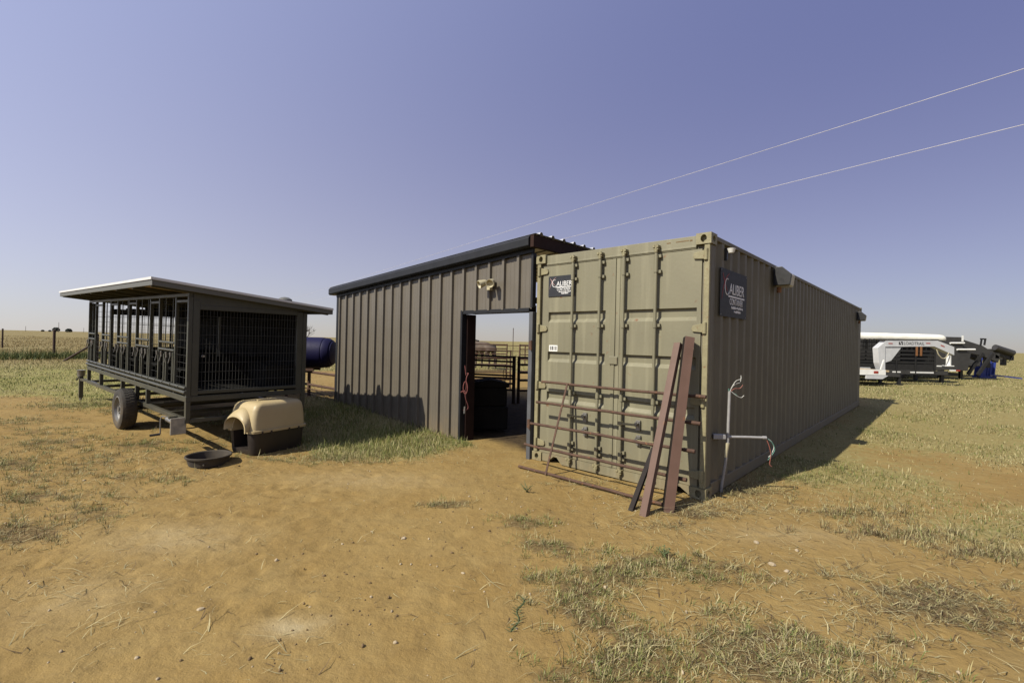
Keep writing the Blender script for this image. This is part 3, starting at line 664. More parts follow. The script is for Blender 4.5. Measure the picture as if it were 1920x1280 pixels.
lean_beam('steel_beam', 'right of the two tall primer-red channels, nearest the container corner post', fr(2.31, -.62, -.01), fr(2.272, -.09, 1.765), .100, .085, 0, primer, primer_dark, GB, R(40))
lean_beam('steel_beam', 'short dark steel channel leaning against the rusty pipe panel', fr(2.00, -.84, -.01), fr(2.01, -.37, .56), .055, .03, 0, primer_dark, primer_dark, GB, R(-10))

# ------------------------------------------------------------------ metal shed
SA = R(-43.48); S0 = Vector((-3.9302, 10.7525, 0)); D1 = Vector((math.cos(SA), math.sin(SA), 0)); D2 = Vector((-math.sin(SA), math.cos(SA), 0))
def sw(s, y, z=0.0): return S0 + D1 * s + D2 * y + Vector((0, 0, z))
shed = thing('metal_shed', 'taupe ribbed metal shed with black trim and an open doorway', 'shed', S0, SA)
SL = .0598
def ztop(s): return 2.814 + SL * (s + .30)
PITCH = .307
def wall_module(s0, s1, zb):
    prof = [(0, 0), (.012, -.042), (.056, -.042), (.066, 0), (.142, 0), (.148, -.004), (.160, -.004), (.166, 0), (.220, 0), (.226, -.004), (.238, -.004), (.244, 0), (PITCH, 0)]
    pts = [(min(a, s1 - s0), y) for a, y in prof]; m = MB()
    m.sheet(None, None, [(Vector((s0 + a, y, zb)), Vector((s0 + a, y, ztop(s0 + a) - .07))) for a, y in pts])
    o = m.build('wall_panel', taupe, shed, fix=False); o.modifiers.new('solid', 'SOLIDIFY').thickness = -.002; return o
for i in range(14):
    s0 = i * PITCH - .02; s1 = min(s0 + PITCH, 4.285); wall_module(s0, s1, float(base_z(*sw((s0 + s1) / 2, 0).xy)) - .03 + random.uniform(0, .008))
for i in range(14, 19):
    s0 = max(i * PITCH - .02, 4.2785); wall_module(s0, min(i * PITCH - .02 + PITCH, 5.79), 2.145)
box('corner_trim', (-.105, -.048, -.1), (-.022, .06, 2.70), blacktrim, shed)
def sloped(name, prof, s0, s1, mat, bev=.004):
    """(y, dz) profile carried along the roof slope"""
    L0 = [(s0, y, ztop(s0) + z) for y, z in prof]; L1 = [(s1, y, ztop(s1) + z) for y, z in prof]
    return MB().loft([L0, L1]).build(name, mat, shed, bevel=bev)
sloped('fascia', [(-.13, -.175), (-.155, -.15), (-.155, -.045), (-.12, -.004), (.02, -.004), (.02, -.175)], -.30, 5.835, blacktrim, .006)
sloped('fascia_trim', [(-.05, -.235), (-.05, -.177), (-.002, -.177), (-.002, -.235)], -.12, 5.83, blacktrim)
box('door_trim', (4.272, -.046, -.05), (4.318, .05, 2.160), blacktrim, shed)
box('door_trim', (4.319, -.036, 2.100), (5.768, .05, 2.158), blacktrim, shed)
box('wall_edge_trim', (5.792, -.036, 2.16), (5.832, .04, 2.94), blacktrim, shed)
box('door_post', (4.285, .052, -.1), (4.345, .24, 2.098), redox, shed, .004)
m = MB().box((5.770, -.03, -.1), (5.838, .06, 2.098)); m.build('door_post', greypost, shed, bevel=.004)
for zc in (.50, 1.62): MB().cyl((5.835, -.045, zc - .07), (5.835, -.045, zc + .07), .016, 10).box((5.78, -.034, zc - .06), (5.83, -.0305, zc + .06)).build('hinge', rustpipe, shed, smooth=True)
box('header_beam', (4.45, .06, 2.0995), (5.77, .13, 2.20), redox, shed)
DEP = 3.0
for k in range(4):
    y0 = -.12 + k * .915 * .87; m = MB(); pts = []
    y = y0
    while y < y0 + .79:
        pts += [(y, 0), (y + .10, 0), (y + .118, .032), (y + .158, .032), (y + .176, 0)]; y += .2655
    pts.append((y0 + .797, 0))
    m.sheet(None, None, [(Vector((-.32, a, ztop(-.32) + .004 + z)), Vector((5.93, a, ztop(5.93) + .004 + z))) for a, z in pts])
    o = m.build('roof_sheet', galv, shed, fix=False); o.modifiers.new('solid', 'SOLIDIFY').thickness = .0015
ROOFB = -.12 + 4 * .797
m = MB().box((5.842, -.12, ztop(5.85) - .175), (5.905, ROOFB, ztop(5.85) - .006)); m.build('roof_beam', redox, shed, bevel=.004)
for s in (.05, 2.9):
    MB().box((s, .03, ztop(s) - .16), (s + .06, ROOFB - .05, ztop(s) - .006)).build('roof_beam', redox, shed)
for s in (.0, 4.3):
    MB().box((s, ROOFB - .2, -.1), (s + .1, ROOFB - .1, ztop(s) - .165)).build('post', redox, shed, bevel=.004)
MB().box((.1, ROOFB - .19, ztop(0) - .30), (5.84, ROOFB - .11, ztop(0) - .17)).build('roof_beam', redox, shed)
MB().box((-.09, .062, .1), (-.06, ROOFB - .2, ztop(-.1) - .05)).build('side_wall', taupe, shed)
# twin flood lamp over the doorway
fl = thing('flood_light', 'cream twin-head motion lamp above the shed doorway', 'light', sw(5.0, -.032, 2.56), SA)
box('base', (-.06, -.03, -.05), (.06, .0, .05), cream, fl, .008)
for sx in (-1, 1):
    m = MB().lathe([(0, .0), (.035, .0), (.045, .02), (.062, .10), (.066, .13), (.058, .13), (.045, .10), (0, .095)], 16); ob = m.build('lamp_head', cream, fl, smooth=True)
    ob.location = (sx * .075, -.06, .02); ob.rotation_euler = (R(112), 0, R(sx * 22))
MB().tube([(-.09, -.05, 0), (0, -.035, 0), (.09, -.05, 0)], .014, 8).build('arm', cream, fl, smooth=True)
MB().box((-.035, -.09, -.115), (.035, -.02, -.05)).build('motion_sensor', cream, fl, bevel=.01)
# red lead rope
rp = thing('lead_rope', 'red lead rope knotted on the left door post of the shed', 'rope', sw(4.40, -.02, .90))
q = []
for k in range(40):
    t_ = k / 39; q.append((.045 * math.sin(t_ * 9.5) + .02 * math.sin(t_ * 23), -.03 + .02 * math.cos(t_ * 14), .22 - .55 * t_ + .07 * math.sin(t_ * 12)))
MB().tube(q, .0065, 7).build('rope', rope_red, rp, smooth=True)
q = [(.01 + .035 * math.cos(a / 20 * 6.28), -.05, .0 + .10 * math.sin(a / 20 * 6.28)) for a in range(21)]
MB().tube(q, .0065, 7).build('loop', rope_red, rp, smooth=True)
MB().tube([(-.01, -.02, .36), (.0, -.03, .3), (.01, -.02, .2)], .006, 6).build('tie', rope_red, rp, smooth=True)
MB().cyl((-.0, -.03, -.42), (.005, -.03, -.31), .014, 8).build('snap', steel, rp, smooth=True)
# dark feed bin inside
fb = thing('feed_bin', 'dark stacked feed bin with a ridged lid just inside the doorway', 'bin', (-.50, 8.75, .07), R(8))
box('lower_bin', (-.42, -.3, 0), (.42, .3, .42), binm, fb, .03); box('upper_bin', (-.40, -.28, .422), (.40, .28, .76), binm, fb, .03)
m = MB().prism([(-.44, .762), (.44, .762), (.44, .83), (.12, .90), (-.12, .86), (-.44, .81)], -.3, .3, 'y'); m.build('lid', binm, fb, bevel=.02)
# pipe panels behind the shed
def pipe_panel(name, label, a, b, zs, r_, mat, group, posts=(0, 1), pr=None, cat='fence'):
    a = Vector(a); b = Vector(b); o = thing(name, label, cat, (a.x, a.y, 0), 0, group); d = b - a
    for z in zs: MB().cyl((0, 0, z + a.z), (d.x, d.y, z + b.z), r_, 10).build('rail', mat, o, smooth=True)
    for t_ in posts: MB().cyl((d.x * t_, d.y * t_, a.z * (1 - t_) + b.z * t_ - .06), (d.x * t_, d.y * t_, a.z * (1 - t_) + b.z * t_ + max(zs) + .03), pr or r_ * 1.15, 10).build('post', mat, o, smooth=True)
    return o
GC = 'rusty pipe corral panels behind the shed'
def G3(px, d): p = at_depth(px, 640, d); return (p.x, p.y, float(base_z(p.x, p.y)))
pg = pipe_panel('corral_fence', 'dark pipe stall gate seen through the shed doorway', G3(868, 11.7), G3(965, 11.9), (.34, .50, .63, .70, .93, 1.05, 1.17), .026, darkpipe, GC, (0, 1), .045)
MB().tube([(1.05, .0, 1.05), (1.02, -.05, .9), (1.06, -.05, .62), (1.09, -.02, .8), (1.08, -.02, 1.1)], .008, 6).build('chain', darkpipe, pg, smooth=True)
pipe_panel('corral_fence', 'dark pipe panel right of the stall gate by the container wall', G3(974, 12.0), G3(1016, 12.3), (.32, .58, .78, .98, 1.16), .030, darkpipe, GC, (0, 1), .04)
pipe_panel('corral_fence', 'sunlit rusty corral panel in front of the horse', G3(842, 17.6), G3(951, 18.0), (.35, .58, .80, .98, 1.18, 1.34), .022, rustpipe, GC, (0, .43, 1), .026)
pipe_panel('corral_fence', 'rusty corral panel at the right edge of the doorway view', G3(975, 17.8), G3(1060, 18.0), (.35, .58, .80, .98, 1.18, 1.34), .022, rustpipe, GC, (0, .5, 1), .03)
pipe_panel('corral_fence', 'farthest rusty corral fence running behind the sunlit corral panels', G3(640, 30), G3(1100, 30), (.5, .85, 1.2), .024, rustpipe, GC, [i / 8 for i in range(9)], .04)
pipe_panel('corral_fence', 'rusty corral panel close behind the dark stall gate', G3(866, 14.2), G3(958, 14.6), (.30, .52, .74, .96, 1.18), .022, rustpipe, GC, (0, 1), .028)
p = G3(962, 18.6); mm = MB().cyl((0, 0, -.1), (0, 0, 2.0), .014, 8).build('rod', darkpipe, thing('marker_pole', 'slender upright steel pole standing in the corral gap', 'pole', p), smooth=True)
# low pipe fence between trailer and shed
c0 = sw(-.13, .0); e0 = Vector((-6.3, 12.9, 0))
c0.z = float(base_z(c0.x, c0.y)); e0.z = float(base_z(e0.x, e0.y))
pf_ = pipe_panel('pipe_fence', 'low rusty pipe fence joining the left corner of the shed', e0, c0, (.60, .285), .030, rustpipe, None, (0, .55, 1), .04, cat='fence')
dd = c0 - e0
for z in (.18, .11, .035): MB().cyl((0, 0, z + e0.z), (dd.x, dd.y, z + c0.z), .011, 8).build('thin_rail', rustpipe, pf_, smooth=True)
# blue tank
tk = thing('water_tank', 'blue plastic tank on a rusty stand between the dog trailer and the shed', 'tank', (-5.25, 11.8, .20))
m = MB().lathe([(0, -.90), (.16, -.90), (.27, -.88), (.345, -.84), (.378, -.77), (.382, -.67), (.382, .50), (.374, .57), (.362, .585), (.362, .61), (.370, .62), (.362, .68), (.32, .75), (.29, .765), (.285, .79), (.18, .82), (0, .825)], 40, (0, 0, 1.08), 'x')
m.build('shell', blue, tk, smooth=30)
MB().cyl((-.5, 0, 1.45), (-.5, 0, 1.50), .09, 18).build('filler_cap', blue, tk, smooth=True)
for y in (-.2, .2): MB().bar((-.85, y, .665), (.38, y, .665), .05, .06).build('stand_beam', rustpipe, tk)
for x in (-.75, -.28):
    for y in (-.2, .2): MB().bar((x, y, -.08), (x, y, .634), .05).build('leg', rustpipe, tk)
    MB().bar((x, -.2, .3), (x, .2, .3), .035).build('brace', rustpipe, tk)

# ------------------------------------------------------------------ dog trailer
AX, AY = -4.28, 6.23; TL, TWD = 5.88, 1.56
tr = thing('dog_trailer', 'charcoal dog kennel trailer with mesh sides and a white overhanging roof', 'trailer', (AX, AY, 0))
tr.rotation_euler = (0, -.019, math.atan2(.623, -.782))
def Tb(name, lo, hi, mat, par=None, bev=.003):       # y counted away from the camera side
    return MB().box((lo[0], -hi[1], lo[2]), (hi[0], -lo[1], hi[2])).build(name, mat, par or tr, bevel=bev)
def Tp(x, y, z): return Vector((x, -y, z))
FLZ = .84
bounds = [0, .50, 1.22, 1.66, 2.41, 2.86, 3.59, 4.07, 4.72, 5.28, 5.86]
for k, x in enumerate(bounds):
    wd = .05 if k in (0, 10) else .042
    Tb('upright', (x - wd / 2, -wd / 2, FLZ), (x + wd / 2, wd / 2, 2.165), trailer_grey)
Tb('top_rail', (-.02, -.022, 2.166), (TL, .022, 2.21), trailer_grey)
def wire_panel(p, dx, dz, L_, H_, sx, sz, name='wire_mesh', r_=.0017):
    m = MB(); p = Vector(p); dx = Vector(dx); dz = Vector(dz)
    for i in range(int(L_ / sx) + 1): m.cyl(p + dx * (i * sx), p + dx * (i * sx) + dz * H_, r_, 4, cap=False)
    for j in range(int(H_ / sz) + 1): m.cyl(p + dz * (j * sz), p + dz * (j * sz) + dx * L_, r_, 4, cap=False)
    o = m.build(name, meshwire, tr); o['kind'] = 'stuff'; return o
for k in range(10):
    x0, x1 = bounds[k] + .022, bounds[k + 1] - .022
    if k % 2 == 0:
        Tb('panel_top_bar', (x0, -.018, 2.09), (x1, .018, 2.125), trailer_grey)
        wire_panel(Tp(x0, 0, FLZ + .14), (1, 0, 0), (0, 0, 1), x1 - x0, 1.10, .16, .10)
    else:
        d_ = bpy.data.objects.new('kennel_door', None); COL.objects.link(d_); d_.parent = tr
        for z in (1.53, 1.425): MB().cyl(Tp(x0, -.01, z), Tp(x1, -.01, z), .019, 10).build('door_bar', trailer_grey, d_, smooth=True)
        for x in (x0 + .018, x1 - .018): Tb('door_stile', (x - .016, -.03, .99), (x + .016, .006, 1.40), trailer_grey, d_)
        xc = (x0 + x1) / 2
        for s_ in (-.045, .045): Tb('feeder_post', (xc + s_ - .017, -.036, .98), (xc + s_ + .017, -.002, 1.365), trailer_grey, d_)
        for x in (x0 + .05, xc - .12, xc + .11, x1 - .03):
            MB().cyl(Tp(x, -.045, 1.345 + random.uniform(-.03, .01)), Tp(x, -.05, 1.40), .014, 8).bar(Tp(x, -.045, 1.36), Tp(x + .03, -.06, 1.25), .012).build('latch', steel, d_, bevel=.002)
        for q_ in (.27, .73): MB().cyl(Tp(x0 + (x1 - x0) * q_, .012, FLZ + .1), Tp(x0 + (x1 - x0) * q_, .012, 2.16), .008, 8).build('door_rod', trailer_grey, d_, smooth=True)
        w_ = wire_panel(Tp(x0, .015, FLZ + .14), (1, 0, 0), (0, 0, 1), x1 - x0, 1.16, .20, .10); w_.parent = d_
        Tb('feed_shelf', (x0 + .03, .08, 1.12), (x1 - .03, .3, 1.15), trailer_dark, d_)
MB().cyl(Tp(-.02, -.03, .958), Tp(TL, -.03, .958), .021, 12).build('hinge_pipe', trailer_grey, tr, smooth=True)
MB().cyl(Tp(-.03, -.035, .898), Tp(TL, -.035, .898), .024, 12).build('hinge_pipe', trailer_grey, tr, smooth=True)
for k in range(17):
    x = .25 + k * .335; MB().cyl(Tp(x - .03, -.03, .958), Tp(x + .03, -.03, .958), .027, 10).build('hinge_collar', trailer_grey, tr, smooth=True)
# frame under the floor
Tb('floor_rail', (-.03, -.03, .775), (TL + .02, .03, .845), trailer_grey); Tb('floor_rail', (-.03, TWD - .03, .775), (TL + .02, TWD + .03, .845), trailer_grey)
for x in (-.005, TL - .03): Tb('floor_end_rail', (x - .024, .031, .776), (x + .024, TWD - .031, .844), trailer_grey)
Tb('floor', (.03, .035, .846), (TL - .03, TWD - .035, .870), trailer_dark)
m = MB()
for i in range(26): m.box((.03, -(TWD - .06), 0), (.055, -.06, .006), Matrix.Translation((.03 + i * .22, 0, .871)))
m.build('floor_grate', meshwire, tr)['kind'] = 'stuff'
for y in (0, TWD): Tb('lower_rail', (-.02, y - .028, .49), (TL + .02, y + .028, .55), trailer_grey)
for x in (0, 1.73, 2.32, 3.2, 4.77, 5.85):
    for y in (0, TWD): Tb('frame_leg', (x - .03, y - .027, .551), (x + .03, y + .027, .774), trailer_grey)
    Tb('crossmember', (x - .022, .03, .495), (x + .022, TWD - .03, .545), trailer_grey)
for x in (.8, 4.0): Tb('crossmember', (x - .022, .03, .497), (x + .022, TWD - .03, .543), trailer_grey)
MB().cyl(Tp(2.15, -.10, .435), Tp(2.15, TWD + .10, .435), .035, 12).build('axle', trailer_grey, tr, smooth=True)
m = MB()
for y in (.02, TWD - .02): m.box((1.95, -y - .03, .43), (2.35, -y + .03, .489))
m.build('axle_mount', trailer_grey, tr)
def make_wheel(parent, x, y, z, R_, wdt, sgn, rimr=.2):
    """axis along y; sgn: side that shows the dish"""
    e = bpy.data.objects.new('wheel', None); COL.objects.link(e); e.parent = parent; e.location = (x, y, z)
    h = wdt / 2; prof = [(rimr, -h * .9), (rimr + .02, -h), (R_ * .86, -h * 1.04), (R_ * .96, -h * .88), (R_, -h * .6), (R_, h * .6), (R_ * .96, h * .88), (R_ * .86, h * 1.04), (rimr + .02, h), (rimr, h * .9)]
    MB().lathe(prof, 40, axis='y').build('tyre', tyre_m, e, smooth=35)
    m = MB()
    for k in range(40):
        for q, y0 in ((0, -h * .55), (.5, h * .05)):
            a = 2 * math.pi * (k + q) / 40; m.box((-.012, 0, -.004), (.012, h * .5, .006), Matrix.Rotation(a, 4, 'Y') @ Matrix.Translation((0, y0, R_)))
    m.build('tread', tyre_m, e)['kind'] = 'stuff'
    s_ = sgn * h
    MB().lathe([(rimr + .004, s_ * .92), (rimr - .012, s_ * .95), (rimr - .02, s_ * .6), (rimr - .04, s_ * .45), (rimr * .55, s_ * .35), (rimr * .45, s_ * .55), (.0, s_ * .55)], 32, axis='y').build('rim', rim_m, e, smooth=35)
    MB().cyl((0, s_ * .5, 0), (0, s_ * .85, 0), .04, 16).build('hub_cap', steel, e, smooth=True)
    m = MB()
    for k in range(5):
        a = 2 * math.pi * k / 5; m.cyl((.07 * math.cos(a), s_ * .5, .07 * math.sin(a)), (.07 * math.cos(a), s_ * .68, .07 * math.sin(a)), .012, 6)
    m.build('lug_nuts', steel, e)['kind'] = 'stuff'
    return e
make_wheel(tr, 2.15, .19, .435, .315, .20, 1); make_wheel(tr, 2.15, -TWD - .19, .435, .315, .20, -1)
# end face towards the shed side
Tb('corner_post', (-.03, TWD - .03, .846), (.03, TWD + .03, 2.04), trailer_grey)
Tb('end_frame', (-.02, .03, .846), (.02, .11, 2.12), trailer_grey); Tb('end_frame', (-.02, TWD - .12, .846), (.02, TWD - .032, 2.05), trailer_grey)
Tb('end_frame', (-.018, .111, .871), (.018, TWD - .121, .915), trailer_grey); Tb('end_frame', (-.018, .111, 2.0), (.018, TWD - .121, 2.06), trailer_grey)
MB().prism([(-.03, 2.061), (-(TWD - .03), 2.061), (-(TWD - .03), 2.10), (-.03, 2.225)], -.012, .012, 'x').build('end_gable', trailer_grey, tr)
wire_panel(Tp(0, .115, .915), (0, -1, 0), (0, 0, 1), TWD - .24, 1.085, .042, .125, 'wire_mesh', .0026)
MB().cyl(Tp(-.03, .15, 1.38), Tp(-.07, .15, 1.38), .016, 8).build('latch', steel, tr)
# partitions, back wall, far end
for x in (1.19, 2.38, 3.56, 4.69):
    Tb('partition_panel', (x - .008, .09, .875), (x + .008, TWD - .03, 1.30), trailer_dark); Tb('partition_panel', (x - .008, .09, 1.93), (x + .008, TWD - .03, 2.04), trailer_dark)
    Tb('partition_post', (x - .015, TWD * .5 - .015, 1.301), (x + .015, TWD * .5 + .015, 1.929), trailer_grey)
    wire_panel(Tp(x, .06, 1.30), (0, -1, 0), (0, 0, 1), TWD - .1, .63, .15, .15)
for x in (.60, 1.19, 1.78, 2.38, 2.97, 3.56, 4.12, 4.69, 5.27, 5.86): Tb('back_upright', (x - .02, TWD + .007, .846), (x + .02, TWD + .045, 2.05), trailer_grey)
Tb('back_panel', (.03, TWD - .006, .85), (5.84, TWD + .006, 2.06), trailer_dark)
for k in range(5):
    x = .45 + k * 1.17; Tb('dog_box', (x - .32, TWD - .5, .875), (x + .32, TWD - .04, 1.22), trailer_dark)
Tb('end_frame', (5.84, .03, .846), (5.88, .11, 2.16), trailer_grey)
wire_panel(Tp(5.86, .11, .88), (0, -1, 0), (0, 0, 1), TWD - .15, 1.15, .10, .10)
# roof
RY0, RY1 = -.43, 1.95
def zr(y): return 2.335 - .0914 * (y + .41)
def rb(x0, x1, y0, y1, d0, d1, name, mat, bev=.003):
    vs = [(x, -y, zr(y) + d) for d in (d0, d1) for x, y in ((x0, y0), (x1, y0), (x1, y1), (x0, y1))]
    return MB().add(vs, [(0, 1, 2, 3), (4, 7, 6, 5), (0, 4, 5, 1), (1, 5, 6, 2), (2, 6, 7, 3), (3, 7, 4, 0)]).build(name, mat, tr, bevel=bev)
rb(-.10, 6.02, RY0, RY1, -.033, -.022, 'roof_deck', wood)
rb(-.12, 6.04, RY0 - .02, RY0, -.075, .0, 'roof_fascia', fascia); rb(-.12, 6.04, RY1, RY1 + .02, -.075, .0, 'roof_fascia', fascia)
rb(-.12, -.10, RY0, RY1, -.075, .0, 'roof_fascia', fascia); rb(6.02, 6.04, RY0, RY1, -.075, .0, 'roof_fascia', fascia)
rb(-.135, 6.05, RY0 - .034, RY0 - .021, -.006, .026, 'roof_edge', whiteroof, 0); rb(-.135, -.121, RY0 - .02, RY1 + .02, -.006, .026, 'roof_edge', whiteroof, 0)
for x in (.0, .84, 1.68, 2.52, 3.36, 4.2, 5.04, 5.86): rb(x - .02, x + .02, RY0 + .001, RY1 - .001, -.090, -.034, 'rafter', trailer_grey)
prof = []; x = -.13
while x < 6.05: prof += [(x, 0), (x + .06, 0), (x + .075, .018), (x + .10, .018), (x + .115, 0)]; x += .1525
m = MB(); m.sheet(None, None, [(Vector((a, -(RY0 - .03), zr(RY0 - .03) + .004 + h_)), Vector((a, -(RY1 + .04), zr(RY1 + .04) + .004 + h_))) for a, h_ in prof])
o = m.build('roof_sheet', whiteroof, tr, fix=False); o.modifiers.new('solid', 'SOLIDIFY').thickness = .0012
for x in (1.37, 2.68):
    y = 1.90; zb = zr(y)
    MB().lathe([(.10, -.02), (.10, .06), (.125, .07), (.13, .13), (.115, .19), (.07, .22), (.02, .23), (0, .23)], 20, (x, -y, zb)).build('roof_vent', fascia, tr, smooth=True)
# jacks
MB().box((6.24, .02, .14), (6.31, .09, .62)).build('jack_tube', trailer_grey, tr, bevel=.004)
MB().lathe([(0, 0), (.065, 0), (.07, .11), (.08, .13), (0, .13)], 10, (6.275, .055, .60)).build('jack_head', steel, tr, smooth=True)
MB().bar((6.24, .055, .53), (5.86, .0, .53), .05).build('jack_arm', trailer_grey, tr); MB().bar((6.31, .055, .64), (6.45, .10, .50), .02).build('jack_handle', black_m, tr)
MB().cyl((6.275, .055, .02), (6.275, .055, .15), .025, 10).build('jack_foot', steel, tr, smooth=True)
MB().cyl((.42, .10, .50), (.02, .10, .485), .032, 12).build('jack_tube', steel, tr, smooth=True)
MB().box((-.005, .005, .355), (.012, .185, .575)).build('jack_foot', plate_m, tr, bevel=.008)
MB().tube([(.40, .10, .53), (.44, .16, .54), (.45, .17, .50), (.45, .17, .30)], .009, 8).build('jack_handle', steel, tr, smooth=True)
MB().cyl((.45, .17, .30), (.48, .28, .29), .016, 8).build('crank_grip', black_m, tr, smooth=True)
MB().bar((.3, .02, .52), (.3, .12, .52), .06).build('jack_mount', trailer_grey, tr)

# ------------------------------------------------------------------ dog house
def rrect(x0, x1, hy, r_, z, n=6):
    pts = []
    for cx, cy, a0 in ((x1 - r_, hy - r_, 0), (x0 + r_, hy - r_, 90), (x0 + r_, -hy + r_, 180), (x1 - r_, -hy + r_, 270)):
        for i in range(n + 1):
            a = R(a0 + 90 * i / n); pts.append((cx + r_ * math.cos(a), cy + r_ * math.sin(a), z))
    return pts
dgz = float(base_z(-3.42, 6.79)) - .01
dh = thing('dog_house', 'beige and dark brown plastic dog house with an arched entrance', 'dog house', (-3.49, 6.78, dgz), R(60))
def arch_loop(x, hw, zs, ztop_, z0, n=14):
    pts = [(x, -hw, z0)] + [(x, -hw * math.cos(R(180 * i / n)), zs + (ztop_ - zs) * math.sin(R(180 * i / n))) for i in range(n + 1)] + [(x, hw, z0)]
    return pts
def cut(obj, cutter_mb):
    c = cutter_mb.build('cutter', brownpl, obj.parent); bpy.context.view_layer.update(); md = obj.modifiers.new('b', 'BOOLEAN'); md.operation = 'DIFFERENCE'; md.solver = 'EXACT'; md.object = c
    dg = bpy.context.evaluated_depsgraph_get(); me = bpy.data.meshes.new_from_object(obj.evaluated_get(dg)); obj.modifiers.clear(); old = obj.data; obj.data = me; me.name = old.name
    bpy.data.objects.remove(c); me.materials.clear(); me.materials.append(old.materials[0]); smooth_mesh(me, 38); return obj
tub = MB().loft([rrect(-.365, .375, .27, .07, 0), rrect(-.375, .385, .28, .08, .03), rrect(-.395, .405, .30, .09, .305)]).build('base_tub', brownpl, dh)
shell = MB().loft([rrect(-.418, .428, .322, .085, .306), rrect(-.420, .430, .324, .085, .338), rrect(-.402, .410, .304, .075, .342), rrect(-.385, .400, .293, .07, .50), rrect(-.368, .390, .283, .07, .60),
                   rrect(-.345, .380, .274, .07, .655), rrect(-.318, .362, .258, .07, .685), rrect(-.28, .335, .232, .07, .703), rrect(-.25, .31, .20, .07, .708)]).build('top_shell', beige, dh)
cutm = lambda: MB().loft([arch_loop(-.70, .165, .36, .535, .075), arch_loop(.34, .165, .36, .535, .075)])
cut(tub, cutm()); cut(shell, cutm())
hood_o = [arch_loop(x, hw, zs, zt, z0) for x, hw, zs, zt, z0 in ((-.30, .195, .40, .640, .335), (-.37, .220, .40, .632, .335), (-.42, .240, .395, .605, .335), (-.46, .250, .375, .560, .328), (-.478, .252, .37, .535, .318))]
hood_i = [arch_loop(x, hw, zs, zt, z0) for x, hw, zs, zt, z0 in ((-.480, .236, .36, .518, .318), (-.46, .220, .365, .530, .330), (-.42, .195, .37, .54, .337), (-.36, .172, .37, .54, .337))]
hl_ = hood_o + hood_i; nh = len(hl_[0])
MB().add([p for l in hl_ for p in l], [(k * nh + i, k * nh + i + 1, (k + 1) * nh + i + 1, (k + 1) * nh + i) for k in range(len(hl_) - 1) for i in range(nh - 1)]).build('entrance_hood', beige, dh, smooth=40)
MB().box((-.17, -.03, .706), (.29, .03, .722)).build('roof_rib', beige, dh, bevel=.006)
m = MB()
for s_ in (-1, 1):
    for x in (-.28, -.15, .12, .27): m.box((x - .012, s_ * .318 - .014, .285), (x + .012, s_ * .318 + .014, .325))
m.build('clips', brownpl, dh, bevel=.003)['kind'] = 'stuff'
m = MB().box((.41, -.12, .36), (.435, .12, .50)).build('rear_vent', brownpl, dh, bevel=.006)
# feed pan
bp = gp(391, 868); pan = thing('feed_pan', 'round black rubber feed pan on the dirt in front of the dog house', 'pan', (bp.x, bp.y, float(ground_z(bp.x, bp.y)) - .006))
MB().lathe([(0, .0), (.195, .0), (.215, .01), (.238, .098), (.256, .104), (.258, .122), (.246, .126), (.232, .116), (.208, .026), (0, .020)], 48).build('bowl', rubber, pan, smooth=35)
m = MB()
for a in (-70, 110): m.cyl((.228 * math.cos(R(a)), .228 * math.sin(R(a)), .05), (.245 * math.cos(R(a)), .245 * math.sin(R(a)), .048), .010, 8)
m.build('drain_plug', steel, pan)
MB().lathe([(0, .036), (.12, .034), (.205, .028), (.207, .02)], 32).build('feed_dust', M('dried_feed', (.20, .125, .055), .95, 0, (.13, .085, .04), 14, bump=.5, bs=40), pan, smooth=True)

# ------------------------------------------------------------------ horse
def skinned(name, pts, edges, rad, mat, parent=None, sub=2, root=0):
    me = bpy.data.meshes.new(name); me.from_pydata(pts, edges, []); me.update(); o = bpy.data.objects.new(name, me); COL.objects.link(o); o.parent = parent
    sk = o.modifiers.new('skin', 'SKIN'); sk.use_smooth_shade = True
    me.skin_vertices.new() if not me.skin_vertices else None
    for i, v in enumerate(me.skin_vertices[0].data): v.radius = rad[i] if isinstance(rad[i], tuple) else (rad[i], rad[i]); v.use_root = (i == root)
    o.modifiers.new('sub', 'SUBSURF').levels = sub; o.modifiers['sub'].render_levels = sub
    dg = bpy.context.evaluated_depsgraph_get(); m2 = bpy.data.meshes.new_from_object(o.evaluated_get(dg)); o.modifiers.clear(); o.data = m2; m2.name = name
    m2.materials.clear(); m2.materials.append(mat); smooth_mesh(m2, 180); return o
hp = (-1.42, 24.5); hz = float(ground_z(*hp))
hr = thing('horse', 'dun horse standing in the corral with its rump towards the doorway', 'horse', (hp[0], hp[1], hz), R(130))
P_ = [(-.58, 0, 1.20), (-.25, 0, 1.16), (.12, 0, 1.13), (.48, 0, 1.14), (.70, 0, 1.26), (.95, 0, 1.30), (1.18, 0, 1.18), (1.36, 0, .98), (1.46, 0, .80)]
E_ = [(i, i + 1) for i in range(8)]; Rd = [(.27, .27), (.28, .29), (.28, .30), (.25, .28), (.15, .20), (.11, .15), (.10, .12), (.075, .085), (.055, .06)]
for s_, fx in ((1, .06), (-1, -.10)):
    k = len(P_); P_ += [(-.60, s_ * .15, 1.0), (-.46 + fx, s_ * .16, .84), (-.70 + fx, s_ * .15, .52), (-.66 + fx, s_ * .15, .14), (-.61 + fx, s_ * .15, .03)]
    E_ += [(0, k), (k, k + 1), (k + 1, k + 2), (k + 2, k + 3), (k + 3, k + 4)]; Rd += [.17, .13, .062, .042, .055]
    k = len(P_); P_ += [(.50, s_ * .14, .92), (.47 + fx, s_ * .15, .78), (.50 + fx, s_ * .14, .46), (.49 + fx, s_ * .14, .13), (.53 + fx, s_ * .14, .03)]
    E_ += [(3, k), (k, k + 1), (k + 1, k + 2), (k + 2, k + 3), (k + 3, k + 4)]; Rd += [.15, .10, .058, .040, .055]
